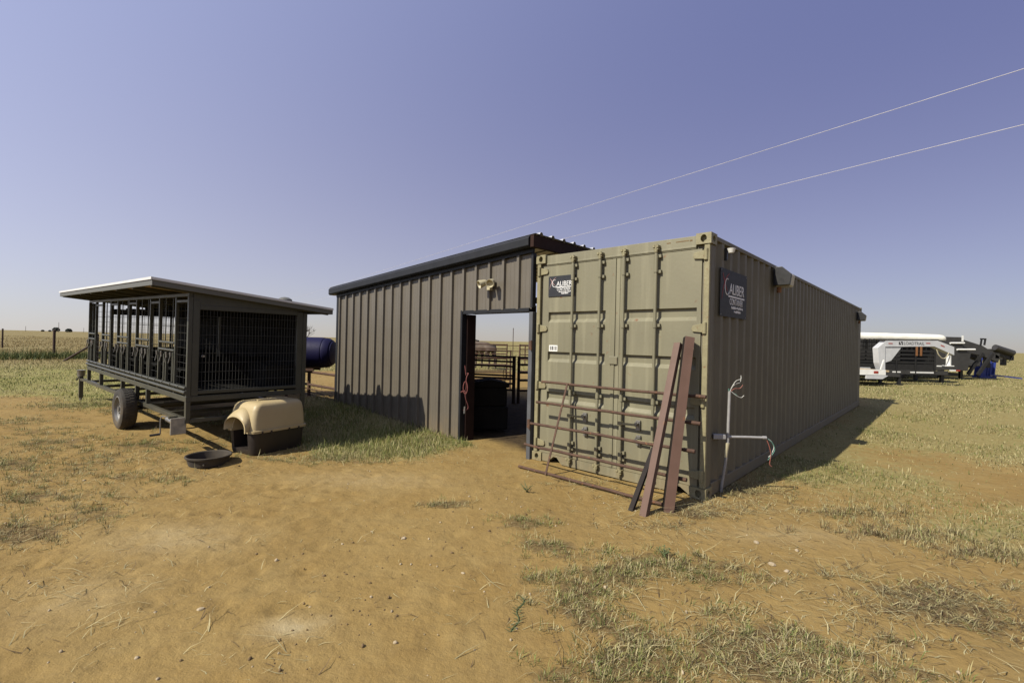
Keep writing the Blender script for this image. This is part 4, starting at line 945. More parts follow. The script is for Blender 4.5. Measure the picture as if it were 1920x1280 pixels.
for s_ in (1, -1):
    k = len(P_); P_ += [(1.17, s_ * .07, 1.32)]; E_ += [(6, k)]; Rd += [.025]
skinned('body', P_, E_, Rd, horse_m, hr)
MB().tube([(-.82, 0, 1.28), (-.93, 0, 1.15), (-.94, .02, .85), (-.90, .02, .5)], .06, 10, .02).build('tail', horse_d, hr, smooth=True)
MB().tube([(.55, 0, 1.44), (.8, 0, 1.49), (1.0, 0, 1.46), (1.16, 0, 1.34)], .05, 8, .03).build('mane', horse_d, hr, smooth=True)

# ------------------------------------------------------------------ fence at the left
def fence_post(px, dep, hgt, label, r_=.055):
    p = at_depth(px, 620, dep); z = float(ground_z(p.x, p.y)); o = MB().cyl((0, 0, -.2), (0, 0, hgt), r_, 12).lathe([(r_, hgt), (r_ * 1.12, hgt + .005), (r_ * .8, hgt + .03), (0, hgt + .04)], 12).build('fence_post', darkpipe, smooth=True)
    o.location = (p.x, p.y, z); tag(o, label, 'post', 'rusty fence posts left of the dog trailer'); return o.location
q0 = fence_post(102, 27.2, 1.52, 'rusty steel fence post standing alone left of the dog trailer', .065)
q1 = fence_post(183, 23.6, 1.35, 'rusty fence post behind the left end of the dog trailer', .065)
fence_post(5, 37.5, 1.5, 'small far fence post at the left edge of the picture')
a = gp(118, 677); br = MB().cyl((0, 0, 0), (q1.x - a.x, q1.y - a.y, q1.z + 1.02 - a.z), .05, 10).build('fence_brace', darkpipe, smooth=True); br.location = (a.x, a.y, a.z - .02)
tag(br, 'sloping rusty brace pipe running up to the post behind the dog trailer', 'brace')

# ------------------------------------------------------------------ trailers parked on the right
def poly_at(pts, dep): return [(at_depth(px, py, dep).x, at_depth(px, py, dep).z) for px, py in pts]
def plate(name, pts, y0, y1, mat, par, bev=.006):
    return MB().prism(pts, y0, y1, 'y').build(name, mat, par, bevel=bev)
def shift(pts, x0): return [(x - x0, z) for x, z in pts]
X1, Y1 = 18.25, 22.4
t1 = thing('gooseneck_trailer', 'light grey gooseneck flatbed trailer parked nearest beyond the container', 'trailer', (X1, Y1, 0))
nx_ = lambda px, py, d=Y1: (at_depth(px, py, d).x - X1, at_depth(px, py, d).z)
for yb in (0,):
    plate('neck_riser', [nx_(1646, 652), nx_(1660, 640), nx_(1660, 704), nx_(1656, 706), nx_(1648, 680)], yb, yb + .34, lt_grey, t1)
    plate('neck_beam', [nx_(1660.3, 637.5), nx_(1757, 637.5), nx_(1789, 650), nx_(1789, 666), nx_(1752, 649.5), nx_(1660.3, 650)], yb - .01, yb + .33, lt_grey, t1)
    plate('neck_cap', [nx_(1655, 636), nx_(1757.5, 636), nx_(1790, 648.6), nx_(1790, 649.7), nx_(1757, 637.2), nx_(1655, 637.2)], yb - .03, yb + .35, dk_grey, t1, 0)
    plate('gusset', [nx_(1660.3, 650.4), nx_(1692, 650.4), nx_(1672, 676), nx_(1660.3, 680)], yb + .03, yb + .09, lt_grey, t1)
for px, py in ((1669.5, 643.7), (1740, 643.5)):
    x, z = nx_(px, py); MB().box((x - .1, -.016, z - .022), (x + .1, -.0105, z + .022)).build('reflector', red_m, t1)
x, z = nx_(1767, 648.5); MB().box((-.1, -.016, -.022), (.1, -.0105, .022), Matrix.Translation((x, 0, z)) @ Matrix.Rotation(R(22), 4, 'Y')).build('reflector', red_m, t1)
x, z = nx_(1694, 646); text_mesh('LOADTRAIL', .20, 'lettering', black_m, t1, Matrix.Translation((x, -.013, z)) @ Matrix.Rotation(R(90), 4, 'X') @ Matrix.Shear('XZ', 4, (.0, .0)), width=.97, ext=.0015)
x, z = nx_(1685, 646); MB().box((x, -.016, z), (x + .05, -.0105, z + .14)).box((x, -.0165, z), (x + .10, -.0106, z + .05)).box((x + .09, -.016, z + .09), (x + .19, -.0107, z + .15)).box((x + .14, -.0162, z), (x + .19, -.0108, z + .07)).build('logo', black_m, t1)
x, z = nx_(1785, 650); z2 = nx_(1785, 686)[1]
MB().cyl((x, .16, z2 + .02), (x, .16, z), .10, 16).box((x - .18, .01, z2 - .02), (x + .14, .31, z2 + .02)).build('coupler', white_m, t1, smooth=True)
q = [nx_(px, py, Y1) for px, py in ((1755, 655), (1758, 664), (1764, 671), (1769, 672), (1774, 669), (1778, 661))]
MB().tube([(a_, -.03, c_) for a_, c_ in q], .022, 8).build('hose', cream, t1, smooth=True)
MB().box((-8.4, -.9, .66), (-1.0, 1.6, .74)).build('deck', wood, t1); MB().box((-8.4, -.96, .52), (-1.2, -.901, .76)).build('side_rail', white_m, t1); MB().box((-8.4, 1.601, .52), (.05, 1.66, .76)).build('side_rail', lt_grey, t1)
MB().box((-1.0, .0, .40), (.24, 1.6, .54)).build('front_beam', dk_grey, t1)
MB().bar((-1.42, -.93, .77), (-1.28, -.93, 1.22), .045).build('stake', white_m, t1); plate('step', [(-2.1, .34), (-1.35, .34), (-1.1, .50), (-2.1, .50)], -.98, -.90, lt_grey, t1)
MB().box((-1.75, -.975, .60), (-1.55, -.962, .70)).build('tail_light', red_m, t1)
for y in (.05, 1.2):
    MB().box((.22, y, .05), (.34, y + .12, .60)).box((.15, y - .05, .0), (.41, y + .17, .05)).build('landing_jack', black_m, t1, bevel=.01)
for x in (-4.3, -5.2):
    make_wheel(t1, x, -.85, .38, .38, .22, -1); make_wheel(t1, x, 1.5, .38, .38, .22, 1)
# black stock trailer with white top
X2, Y2 = 22.75, 24.7
t2 = thing('stock_trailer', 'black slatted stock trailer under a white tarpaulin roof', 'trailer', (X2, Y2, 0))
n2 = lambda px, py: (at_depth(px, py, Y2).x - X2, at_depth(px, py, Y2).z)
LB, HB, WB = -8.6, -.55, 2.1
for y in (0, WB):
    yy = (y, y + .03)
    for k in range(4): MB().box((LB, yy[0], 1.00 + k * .20), (HB, yy[1], 1.10 + k * .20)).build('slat', black_m, t2)
    for k in range(2): MB().box((LB, yy[0], 1.86 + k * .22), (HB, yy[1], 1.89 + k * .22)).build('slat', black_m, t2)
    m = MB()
    for k in range(32): m.box((LB + k * .25 + .1, yy[0] + .031, 1.70), (LB + k * .25 + .13, yy[1] + .02, 2.25))
    m.build('grid_bars', black_m, t2)['kind'] = 'stuff'
    for k in range(9): MB().box((LB + k * 1.0, y - .032 if y == 0 else y + .031, .50), (LB + k * 1.0 + .06, y - .001 if y == 0 else y + .06, 2.25)).build('upright', black_m, t2)
    MB().box((LB, yy[0] - .002, .64), (HB, yy[1] + .002, .955)).build('lower_panel', black_m, t2)
    MB().box((LB, yy[0] - .02, .42), (.15, yy[1] + .02, .635)).build('base_rail', dk_grey, t2, bevel=.01)
for a_, c_ in ((1672.5, 1688), (1706, 1750)):
    xa, xb = n2(a_, 697)[0], n2(c_, 697)[0]; MB().box((xa, -.026, .50), (xb, -.0205, .565)).build('reflective_strip', white_m, t2)
xa = n2(1756, 683)[0]; MB().box((xa, -.026, .86), (xa + .25, -.0035, .92)).build('reflective_strip', white_m, t2)
MB().box((LB, .031, .55), (HB, WB, .63)).build('floor', dk_grey, t2)
plate('nose_panel', [(HB + .001, .636), (.20, .70), (.32, 1.3), (.12, 2.16), (HB + .001, 2.21)], -.012, WB + .04, dk_grey, t2, .03)
prof = [(-.06, 2.22), (-.10, 2.30), (-.08, 2.44), (.02, 2.52), (.3, 2.56), (WB / 2, 2.59), (WB - .3, 2.56), (WB - .02, 2.52), (WB + .12, 2.44), (WB + .14, 2.30), (WB + .10, 2.22)]
loops = [[(x, y, z + random.uniform(-.012, .012)) for y, z in prof] for x in np.linspace(LB - .1, -.28, 14)]
loops += [[(x, WB / 2 + (y - WB / 2) * k, 2.22 + (z - 2.22) * j) for y, z in prof] for x, k, j in ((-.10, .98, .95), (.0, .94, .80), (.03, .9, .45))]
MB().loft(loops).build('tarpaulin', tarp_w, t2, smooth=50)
m = MB()
for k in range(34): m.box((LB + k * .25, -.09, 2.18), (LB + k * .25 + .09, -.05, 2.23))
m.build('tarpaulin_ties', black_m, t2)['kind'] = 'stuff'
for px in (1716, 1724): MB().box((n2(px, 655)[0], -.055, 1.40), (n2(px, 655)[0] + .10, -.035, 1.90)).build('ratchet_strap', amber, t2)
for y in (.2, WB - .3): MB().box((-.02, y, .0), (.14, y + .13, .80)).box((-.09, y - .06, -.03), (.21, y + .19, .01)).build('landing_leg', black_m, t2)
for x in (-5.2, -6.1):
    make_wheel(t2, x, -.02, .37, .37, .22, -1); make_wheel(t2, x, WB + .02, .37, .37, .22, 1)
for x in (-4.9,): MB().box((x - 1.7, -.16, .78), (x + .25, -.04, .84)).build('fender', black_m, t2)
# dark dump trailer with sloping neck
X3, Y3 = 27.2, 28.2
t3 = thing('dump_trailer', 'dark grey gooseneck dump trailer with a long sloping neck behind the stock trailer', 'trailer', (X3, Y3, 0))
n3 = lambda px, py: (at_depth(px, py, Y3).x - X3, at_depth(px, py, Y3).z)
plate('dump_body', [(-6.5, .70), n3(1812, 695), n3(1818, 662), n3(1803, 655), n3(1803, 632), (-6.5, n3(1770, 631)[1])], -.1, 2.0, dk_grey, t3, .03)
for y in (.30, 1.35):
    plate('neck_beam', [n3(1803.5, 640), n3(1803.5, 632.5), n3(1852, 648), n3(1884, 668), n3(1882, 680), n3(1850, 667), n3(1818.5, 661)], y, y + .28, dk_grey, t3, .02)
plate('neck_deck', [n3(1804, 631.5), n3(1804, 634), n3(1857, 651), n3(1857, 648)], .581, 1.349, dk_grey, t3, .01)
plate('base_rail', [(-6.5, .42), n3(1800, 706), n3(1800, 699), (-6.5, .69)], .1, 1.8, black_m, t3)
x, z = n3(1881, 661); MB().box((x - .12, .85, n3(1881, 691)[1]), (x + .12, 1.1, z)).build('coupler', black_m, t3, bevel=.02)
MB().box((x - .15, .30, z - .35), (x + .1, 1.63, z - .05)).build('neck_crossbar', dk_grey, t3)
for a_, c_, h_ in ((1777, 1803, 643), (1790, 1823, 655)):
    p0, p1 = n3(a_, h_), n3(c_, h_); MB().cyl((p0[0], -.16, p0[1]), (p1[0], -.16, p1[1]), .055, 10).build('white_pole', white_m, t3, smooth=True)
xa = n3(1800, 630)[0]; MB().box((xa, -.14, n3(1800, 640)[1]), (xa + .09, -.105, n3(1800, 629)[1])).build('tarp_bracket', white_m, t3)
for px in (1848, 1855):
    p0 = n3(px, 647); MB().bar((p0[0], .3, p0[1]), (n3(px + 2, 636)[0], .3, n3(px, 635)[1]), .07).build('hoist_arm', black_m, t3)
MB().bar((n3(1848, 635)[0], .3, n3(1848, 635)[1]), (n3(1858, 635.5)[0], .3, n3(1858, 635.5)[1]), .08).build('hoist_crossbar', black_m, t3)
for y in (.2, 1.6):
    x = n3(1809, 690)[0]; MB().box((x - .07, y, .0), (x + .09, y + .14, 1.0)).box((x - .15, y - .08, -.03), (x + .17, y + .22, .02)).build('landing_leg', black_m, t3)
for s_ in (0, .6):
    p0, p1 = n3(1852, 662), n3(1824, 702); MB().bar((p0[0], -.3 + s_, p0[1]), (p1[0], -.3 + s_, max(.12, p1[1])), .12, .16).build('ramp', black_m, t3)
for x in (-4.0, -4.95):
    make_wheel(t3, x, .0, .38, .38, .24, -1); make_wheel(t3, x, 1.9, .38, .38, .24, 1)
MB().box((n3(1777, 703)[0], -.14, .50), (n3(1788, 703)[0], -.101, .58)).build('reflective_strip', white_m, t3); MB().box((n3(1788.3, 703)[0], -.14, .50), (n3(1796, 703)[0], -.101, .58)).build('reflective_strip', red_m, t3)
# farthest neck with a rolled tarp
X4, Y4 = 31.0, 31.5
t4 = thing('gooseneck_trailer', 'dark gooseneck flatbed with a rolled tarp on its neck at the far right', 'trailer', (X4, Y4, 0))
n4 = lambda px, py: (at_depth(px, py, Y4).x - X4, at_depth(px, py, Y4).z)
for y in (.2, 1.3): plate('neck_beam', [n4(1840, 654), n4(1868, 654), n4(1905, 668), n4(1905, 676), n4(1866, 664), n4(1840, 668)], y, y + .2, dk_grey, t4, .02)
x, z = n4(1906, 660); MB().box((x - .13, .7, n4(1906, 686)[1]), (x + .1, .95, z)).build('coupler', black_m, t4, bevel=.02)
MB().box((x - .2, .2, z - .55), (x + .05, 1.5, z - .25)).build('neck_crossbar', dk_grey, t4)
p0, p1 = n4(1868, 651), n4(1902, 662); MB().cyl((p0[0], .1, p0[1]), (p1[0], .1, p1[1]), .20, 16).build('rolled_tarp', dk_grey, t4, smooth=True)
q = [n4(px, py) for px, py in ((1884, 666), (1888, 676), (1893, 679), (1899, 674), (1901, 668))]; MB().tube([(a_, .1, c_) for a_, c_ in q], .02, 6).build('chain', black_m, t4, smooth=True)
MB().box((-9, -.3, .75), (n4(1842, 660)[0], 2.0, .95)).build('deck', dk_grey, t4); plate('neck_riser', [n4(1838, 690), n4(1845, 690), n4(1845, 654), n4(1838, 654)], .2, 1.5, dk_grey, t4)
for x in (-5.5, -6.4):
    make_wheel(t4, x, -.1, .38, .38, .24, -1); make_wheel(t4, x, 1.8, .38, .38, .24, 1)
for y in (.2, 1.4):
    x = n4(1841, 690)[0]; MB().box((x - .07, y, .0), (x + .07, y + .14, .9)).build('landing_leg', black_m, t4)
# blue cattle chute
X5, Y5 = 29.0, 29.6
t5 = thing('cattle_chute', 'bright blue steel cattle chute with a drawbar lying in the grass', 'chute', (X5, Y5, 0))
n5 = lambda px, py: (at_depth(px, py, Y5).x - X5, max(.04, at_depth(px, py, Y5).z))
for y in (0, .45):
    plate('side_panel', [n5(1840, 704), n5(1851, 704), n5(1851, 688), n5(1842, 688)], y, y + .05, chute_blue, t5)
    for pxa, pxb in ((1850, 1853.5), (1855, 1859), (1863, 1866)): MB().bar((n5(pxa, 704)[0], y, .1), (n5(pxb + 1, 670)[0], y, n5(pxb, 671)[1]), .07, .06).build('upright', chute_blue, t5)
    MB().bar((n5(1837, 706)[0], y, .12), (n5(1867, 706)[0], y, .12), .12, .14).build('skid', chute_blue, t5)
    MB().bar((n5(1852, 672)[0], y, n5(1852, 672)[1]), (n5(1868, 674)[0], y, n5(1868, 674)[1]), .06).build('top_bar', chute_blue, t5)
plate('end_panel', [n5(1859, 704), n5(1867, 704), n5(1868, 680), n5(1861, 678)], .06, .44, chute_blue, t5)
for px in (1853, 1860): MB().bar((n5(px, 670)[0], .0, 1.2), (n5(px, 670)[0], .45, 1.2), .05).build('crossbar', chute_blue, t5)
MB().bar((n5(1850, 701)[0], -.2, .28), (n5(1903, 705)[0], -.4, .09), .07).build('drawbar', chute_blue, t5)

# ------------------------------------------------------------------ power lines, far poles, trees
def cable(label, z0, z1, off):
    o = bpy.data.objects.new('power_line', None); COL.objects.link(o)
    pa = Vector((23.4, -5.3, z0)); pb = Vector((-130.5, 216.0, z1)); q = []
    for k in range(80):
        t_ = (k / 79) ** 2; p = pa.lerp(pb, t_); p.z -= off * 4 * t_ * (1 - t_); q.append(p)
    m = MB().tube(q, .0075, 6); bpy.data.objects.remove(o); o = m.build('power_line', wire_al, smooth=True); tag(o, label, 'cable', 'overhead power lines'); return o
cable('upper of the two pale overhead power lines crossing the sky', 8.35, 8.9, .0)
cable('lower of the two pale overhead power lines crossing the sky', 7.02, 7.6, .0)
def pole(x, y, h_, r_, label, name='utility_pole'):
    z = float(ground_z(x, y)); o = thing(name, label, 'pole', (x, y, z), 0, 'wooden utility poles'); MB().cyl((0, 0, -.5), (0, 0, h_), r_, 10, r_ * .75).build('shaft', woodpole, o, smooth=True)
    MB().bar((-.35, 0, h_ - .25), (.35, 0, h_ - .25), .1).build('crossarm', woodpole, o); return o
pole(-130.5, 216, 9.2, .14, 'wooden pole at the far end of the power lines behind the dog trailer')
for px, d, h_ in ((110, 620, 13), (48, 800, 9), (157, 800, 8)):
    p = at_depth(px, 620, d); pole(p.x, p.y, h_, .28, {110: 'tall thin pole beside the far bushy tree on the horizon', 48: 'faint far pole near the left end of the horizon', 157: 'faint far pole just left of the dog trailer on the horizon'}[px])
def far_tree(px, d, wd, hg, label):
    p = at_depth(px, 620, d); o = thing('tree', label, 'tree', (p.x, p.y, float(ground_z(p.x, p.y))), 0, 'small trees on the left horizon')
    MB().cyl((0, 0, -.3), (0, 0, hg * .5), wd * .05, 8, wd * .03).build('trunk', bark, o); n = 420
    m = MB()
    for _ in range(n):
        a = random.uniform(0, 6.28); r_ = wd / 2 * math.sqrt(random.random()); z = hg * (.15 + .85 * random.random() ** .8); k = math.sqrt(max(0.05, 1 - ((z / hg - .45) / .6) ** 2)); c = Vector((r_ * k * math.cos(a), r_ * k * math.sin(a), z))
        u_ = Vector((random.gauss(0, 1), random.gauss(0, 1), random.gauss(0, 1))).normalized(); v_ = u_.orthogonal().normalized(); s_ = wd * random.uniform(.05, .09)
        m.add([c + u_ * s_, c + v_ * s_, c - u_ * s_, c - v_ * s_], [(0, 1, 2, 3)])
    m.build('crown', leafdark, o, fix=False)
far_tree(105, 640, 8.0, 6.3, 'bushy far tree beside the thin pole on the left horizon'); far_tree(129, 640, 7.2, 5.2, 'round far tree nearest the dog trailer on the left horizon')
far_tree(80, 760, 4.5, 3.0, 'tiny leftmost bush on the far horizon'); far_tree(93.5, 760, 4.2, 2.8, 'tiny bush just left of the bushy far tree')
bt = at_depth(571, 630, 62); bo = thing('bare_tree', 'leafless small tree on the horizon behind the blue tank', 'tree', (bt.x, bt.y, float(ground_z(bt.x, bt.y))))
trunk = MB(); crown = MB()
def branch(p, d, L_, r_, lev):
    q = [p]; n = 4
    for k in range(n): p = p + d * (L_ / n); d = (d + Vector((random.gauss(0, .10), random.gauss(0, .10), .04))).normalized(); q.append(p)
    (trunk if lev == 0 else crown).tube(q, r_, 5, r_ * .55)
    if lev < 3:
        for k in range(4 if lev else 6):
            a = random.uniform(0, 6.28); dd_ = (d * .75 + Vector((math.cos(a), math.sin(a), .25)) * .75).normalized(); branch(q[random.randint(2, n)], dd_, L_ * random.uniform(.45, .7), r_ * .5, lev + 1)
branch(Vector((0, 0, -.1)), Vector((.03, 0, 1)), 2.1, .085, 0); trunk.build('trunk', bark, bo, fix=False); crown.build('crown', bark, bo, fix=False)

# ------------------------------------------------------------------ grass, straw, stones
gmat = bpy.data.materials.new('grass_blades'); gmat.use_nodes = True; t = gmat.node_tree; b = t.nodes['Principled BSDF']; b.inputs['Roughness'].default_value = .75; b.inputs['Specular IOR Level'].default_value = .25
at_ = t.nodes.new('ShaderNodeAttribute'); at_.attribute_name = 'tint'; t.links.new(at_.outputs['Color'], b.inputs['Base Color'])
tl = t.nodes.new('ShaderNodeBsdfTranslucent'); t.links.new(at_.outputs['Color'], tl.inputs[0]); mx = t.nodes.new('ShaderNodeMixShader'); mx.inputs[0].default_value = .22
t.links.new(b.outputs[0], mx.inputs[1]); t.links.new(tl.outputs[0], mx.inputs[2]); t.links.new(mx.outputs[0], t.nodes['Material Output'].inputs[0])
rng = np.random.default_rng(11)
def blade_mesh(name, x, y, h, wd, lean, col, origin=None, az=None):
    n = len(x); z = ground_z(x, y) - .004; az = rng.uniform(0, 2 * np.pi, n) if az is None else az; ca, sa = np.cos(az), np.sin(az)
    hz_ = h * lean; vz = h * np.sqrt(np.clip(1 - np.minimum(lean, .995) ** 2, .004, 1)); px_, py_ = -sa * wd / 2, ca * wd / 2
    vv = np.empty((n, 5, 3)); tw = rng.normal(0, .25, n)
    vv[:, 0] = np.stack([x - px_, y - py_, z], 1); vv[:, 1] = np.stack([x + px_, y + py_, z], 1)
    mxx, myy = x + ca * hz_ * .38, y + sa * hz_ * .38; mz = z + vz * .62
    vv[:, 2] = np.stack([mxx - px_ * .8, myy - py_ * .8, mz], 1); vv[:, 3] = np.stack([mxx + px_ * .8, myy + py_ * .8, mz], 1)
    vv[:, 4] = np.stack([x + ca * hz_ - sa * hz_ * tw, y + sa * hz_ + ca * hz_ * tw, z + vz * np.where(lean > .8, .75, 1.0)], 1)
    if origin is not None: vv -= np.array(origin)
    f = np.array([[0, 1, 3], [0, 3, 2], [2, 3, 4]])[None] + (np.arange(n) * 5)[:, None, None]
    me = np_mesh(name, vv.reshape(-1, 3), f.reshape(-1, 3), 3)
    c = np.ones((n, 5, 4), np.float32); c[:, :, :3] = col[:, None, :]; c[:, :2, :3] *= .75
    a = me.attributes.new('tint', 'FLOAT_COLOR', 'POINT'); a.data.foreach_set('color', c.ravel()); me.materials.append(gmat); return me
STRAW = np.array([.28, .24, .105]); PALE = np.array([.42, .37, .20]); GREEN = np.array([.088, .122, .030]); YGREEN = np.array([.215, .215, .065]); DEAD = np.array([.085, .058, .030]); DKG = np.array([.042, .064, .018])
def tints(n, g, deadk=1.0):
    """g in 0..1 greenness; very low values give dead brown mixed with straw"""
    g = np.asarray(g) * np.ones(n); u_ = rng.random(n)[:, None]; v_ = rng.random(n)[:, None]
    c = np.where(rng.random(n)[:, None] < g[:, None], GREEN * u_ + YGREEN * (1 - u_), STRAW * v_ + PALE * .9 * (1 - v_))
    dead = (rng.random(n) < deadk * np.clip(.75 - g * 3.5, .05, .6))[:, None]; c = np.where(dead, DEAD * (.6 + u_), c)
    return c * rng.uniform(.72, 1.12, n)[:, None]
def stuff(name, me, label, cat='grass'):
    o = bpy.data.objects.new(name, me); COL.objects.link(o); tag(o, label, cat, kind='stuff'); return o
def inside_things(x, y):
    dx, dy = x - FLX, y - FLY; a = dx * U.x + dy * U.y; c = dx * V.x + dy * V.y
    k = (a > .02) & (a < CW - .02) & (c > 0.03) & (c < CL)
    k |= np.hypot(x - bp.x, y - bp.y) < .22
    ddx, ddy = x + 3.49, y - 6.78; la, lb = ddx * .5 + ddy * .866, -ddx * .866 + ddy * .5; k |= (abs(la) < .38) & (abs(lb) < .29)
    sx_, sy_ = x - S0.x, y - S0.y; s_ = sx_ * D1.x + sy_ * D1.y; q_ = sx_ * D2.x + sy_ * D2.y; k |= (s_ > -.1) & (s_ < 5.85) & (q_ > -.0) & (q_ < 3.2)
    return k
# 1 mown dry lawn around the buildings
n = 1500000; th_ = rng.uniform(-1.02, 1.02, n); r_ = 4.2 * (26 / 4.2) ** rng.random(n); x = r_ * np.sin(th_); y = r_ * np.cos(th_)
f1, f2, f3, f4 = lawn_fields(x, y); cl = .25 + 1.2 * fbm(x, y, 1.7, 3, 77); cl2 = sstep((fbm(x, y, .8, 3, 99) - .36) / .2)
acc = np.maximum.reduce([f1 * .40 * (.10 + .90 * cl2), f2 * .50, f3 * .36, f4 * .32]) * np.clip(cl, 0, 1.2) * np.clip(r_ / 9, .55, 1.0)
k = (rng.random(n) < acc) & ~inside_things(x, y); x, y, r_, f1, f2, f3 = [v[k] for v in (x, y, r_, f1, f2, f3)]; n = len(x)
tall = np.where(f2 > .5, 1.0, np.where(f3 > .5, .5, .55)) * (.6 + .9 * fbm(x, y, 1.1, 2, 131)); gr = np.where(f2 > .5, .50, np.where(f3 > .5, .58, .34)) * np.clip(4 * (fbm(x, y, .9, 3, 123) - .25), .15, 1.6)
stuff('lawn_grass', blade_mesh('lawn_grass', x, y, rng.gamma(4, .014, n) * tall * (1 + .02 * r_), .0048 * np.maximum(1, r_ / 6.5) * rng.uniform(.6, 1.5, n), np.clip(rng.beta(2, 1.6, n) * np.where(f2 > .5, .95, 1.45), 0, .992), tints(n, gr, .12)), 'short dry yellow-green grass round the container, shed and trailers')
# 2 far pasture
n = 420000; th_ = rng.uniform(-1.0, 1.0, n); r_ = 24 * (150 / 24) ** rng.random(n); x = r_ * np.sin(th_); y = r_ * np.cos(th_)
cl = fbm(x, y, .25, 4, 201); f4 = lawn_fields(x, y)[3]; k = (rng.random(n) < f4 * np.clip((cl - .33) * 2.6, .08, .8)) & ~inside_things(x, y); x, y, r_ = x[k], y[k], r_[k]; n = len(x)
lft = sstep((-x - 6) / 10); col = tints(n, .22 + .12 * (1 - lft) - .20 * sstep((r_ - 32) / 10) * lft, .05)
col = col * (1 - (np.array([.16, .26, .34])[None] * (lft * sstep((r_ - 26) / 8))[:, None]))
stuff('pasture_grass', blade_mesh('pasture_grass', x, y, rng.gamma(4, .014, n) * (1 + .7 * lft * sstep((r_ - 29) / 5)), .0006 * r_ * rng.uniform(.7, 1.5, n), np.clip(rng.beta(2, 2.2, n) * 1.1, 0, .99), col), 'dry tan pasture grass stretching to the horizon')
# 3 weedy strip along the left fence
n = 26000; t_ = rng.random(n); ln0 = gp(-500, 678); ln1 = gp(560, 668); x = ln0.x + (ln1.x - ln0.x) * t_ + rng.normal(0, .3, n); y = ln0.y + (ln1.y - ln0.y) * t_ + rng.normal(0, .8, n)
k = (fbm(x, y, .35, 3, 301) > .42) & (x < -5.5); x, y = x[k], y[k]; n = len(x)
stuff('fence_weeds', blade_mesh('fence_weeds', x, y, rng.gamma(4, .07, n), .018 * rng.uniform(.6, 1.5, n), rng.beta(2, 3, n), (DKG * .9 + (YGREEN - DKG) * rng.random(n)[:, None] ** 2 * .8) * rng.uniform(.7, 1.2, n)[:, None]), 'green weeds growing along the left fence line', 'weeds')
# 4 grass clumps on the bare yard
TUFTS = {(838, 945): 'lone dry tuft of grass on the bare dirt before the shed doorway', (985, 980): 'green grass tuft at the left of the row in front of the leaning beams', (1022, 1022): 'grass tuft just below the green tuft in front of the leaning beams', (270, 832): 'green grass patch in front of the trailer wheel'}
def clump(c, rx, ry, wt, g, dens=5600):
    n = int(dens * wt * rx * ry * 3.1) + 40; m_ = int(max(5, n / 26)); cx_ = rng.normal(c.x, rx * .62, m_); cy_ = rng.normal(c.y, ry * .62, m_); i = rng.integers(0, m_, n)
    x = cx_[i] + rng.normal(0, .022, n); y = cy_[i] + rng.normal(0, .022, n); az = np.arctan2(y - cy_[i], x - cx_[i]) + rng.normal(0, .7, n)
    lo_ = .8 if g < .12 else 0; lean = np.clip(np.where(lo_ > 0, rng.uniform(.85, 1, n), rng.beta(2.2, 1.2, n) * 1.1), 0, .99)
    return x, y, rng.gamma(2.6, .0130 if g > .12 else .019, n), .0036 * rng.uniform(.6, 1.5, n), lean, tints(n, np.clip(g + rng.normal(0, .12, m_)[i], 0, 1)), az
acc_ = []
for (pp, rx, ry, wt, g), (c, *_r) in zip(PATCH, PATCHW):
    q = clump(c, rx, ry, wt, g)
    k = ~inside_things(q[0], q[1]); q = [v[k] for v in q]
    if pp in TUFTS:
        o_ = (c.x, c.y, float(ground_z(c.x, c.y))); ob = bpy.data.objects.new('grass_tuft', blade_mesh('grass_tuft', *q[:6], origin=o_, az=q[6])); COL.objects.link(ob); ob.location = o_; tag(ob, TUFTS[pp], 'grass tuft', 'single grass tufts on the yard')
    else: acc_.append(q)
cat_ = [np.concatenate([a[i] for a in acc_]) for i in range(7)]
stuff('yard_grass', blade_mesh('yard_grass', *cat_[:6], az=cat_[6]), 'patchy green and dead grass growing through the dirt yard')
# 5 straw litter
X_, Y_ = [], []
for (pp, sx_, sy_, n) in (((110, 1095), .30, .14, 110), ((215, 1170), .25, .15, 40), ((420, 1190), .1, .12, 12), ((60, 1010), .4, .3, 120), ((180, 900), .9, .6, 900), ((350, 1000), 1.0, .5, 160), ((250, 1130), .9, .5, 120), ((1330, 950), .5, .16, 1100), ((1240, 985), .4, .25, 260), ((1750, 1130), .9, .4, 900), ((1600, 1000), 1.2, .5, 500), ((1200, 1150), .7, .35, 320), ((1450, 1210), .5, .3, 260),
                          ((540, 1230), .2, .1, 30), ((700, 860), 1.2, .3, 350), ((1100, 900), .6, .25, 300), ((330, 860), .7, .4, 260), ((1850, 1000), 1.4, .8, 800), ((900, 1050), 2.2, 1.0, 120), ((1700, 1230), .6, .2, 150)):
    c = gp(*pp); X_.append(rng.normal(c.x, sx_, n)); Y_.append(rng.normal(c.y, sy_, n))
x, y = np.concatenate(X_), np.concatenate(Y_); k = ~inside_things(x, y) & (y > 1.2); x, y = x[k], y[k]; n = len(x)
vv = PALE * rng.uniform(.6, 1.1, n)[:, None]; vv = np.where((rng.random(n) < .3)[:, None], DEAD * 1.4, vv)
stuff('straw_litter', blade_mesh('straw_litter', x, y, rng.gamma(2.2, .045, n), .0040 * rng.uniform(.6, 1.6, n), rng.uniform(.965, .994, n), vv), 'loose straw stalks scattered over the dirt yard', 'straw')
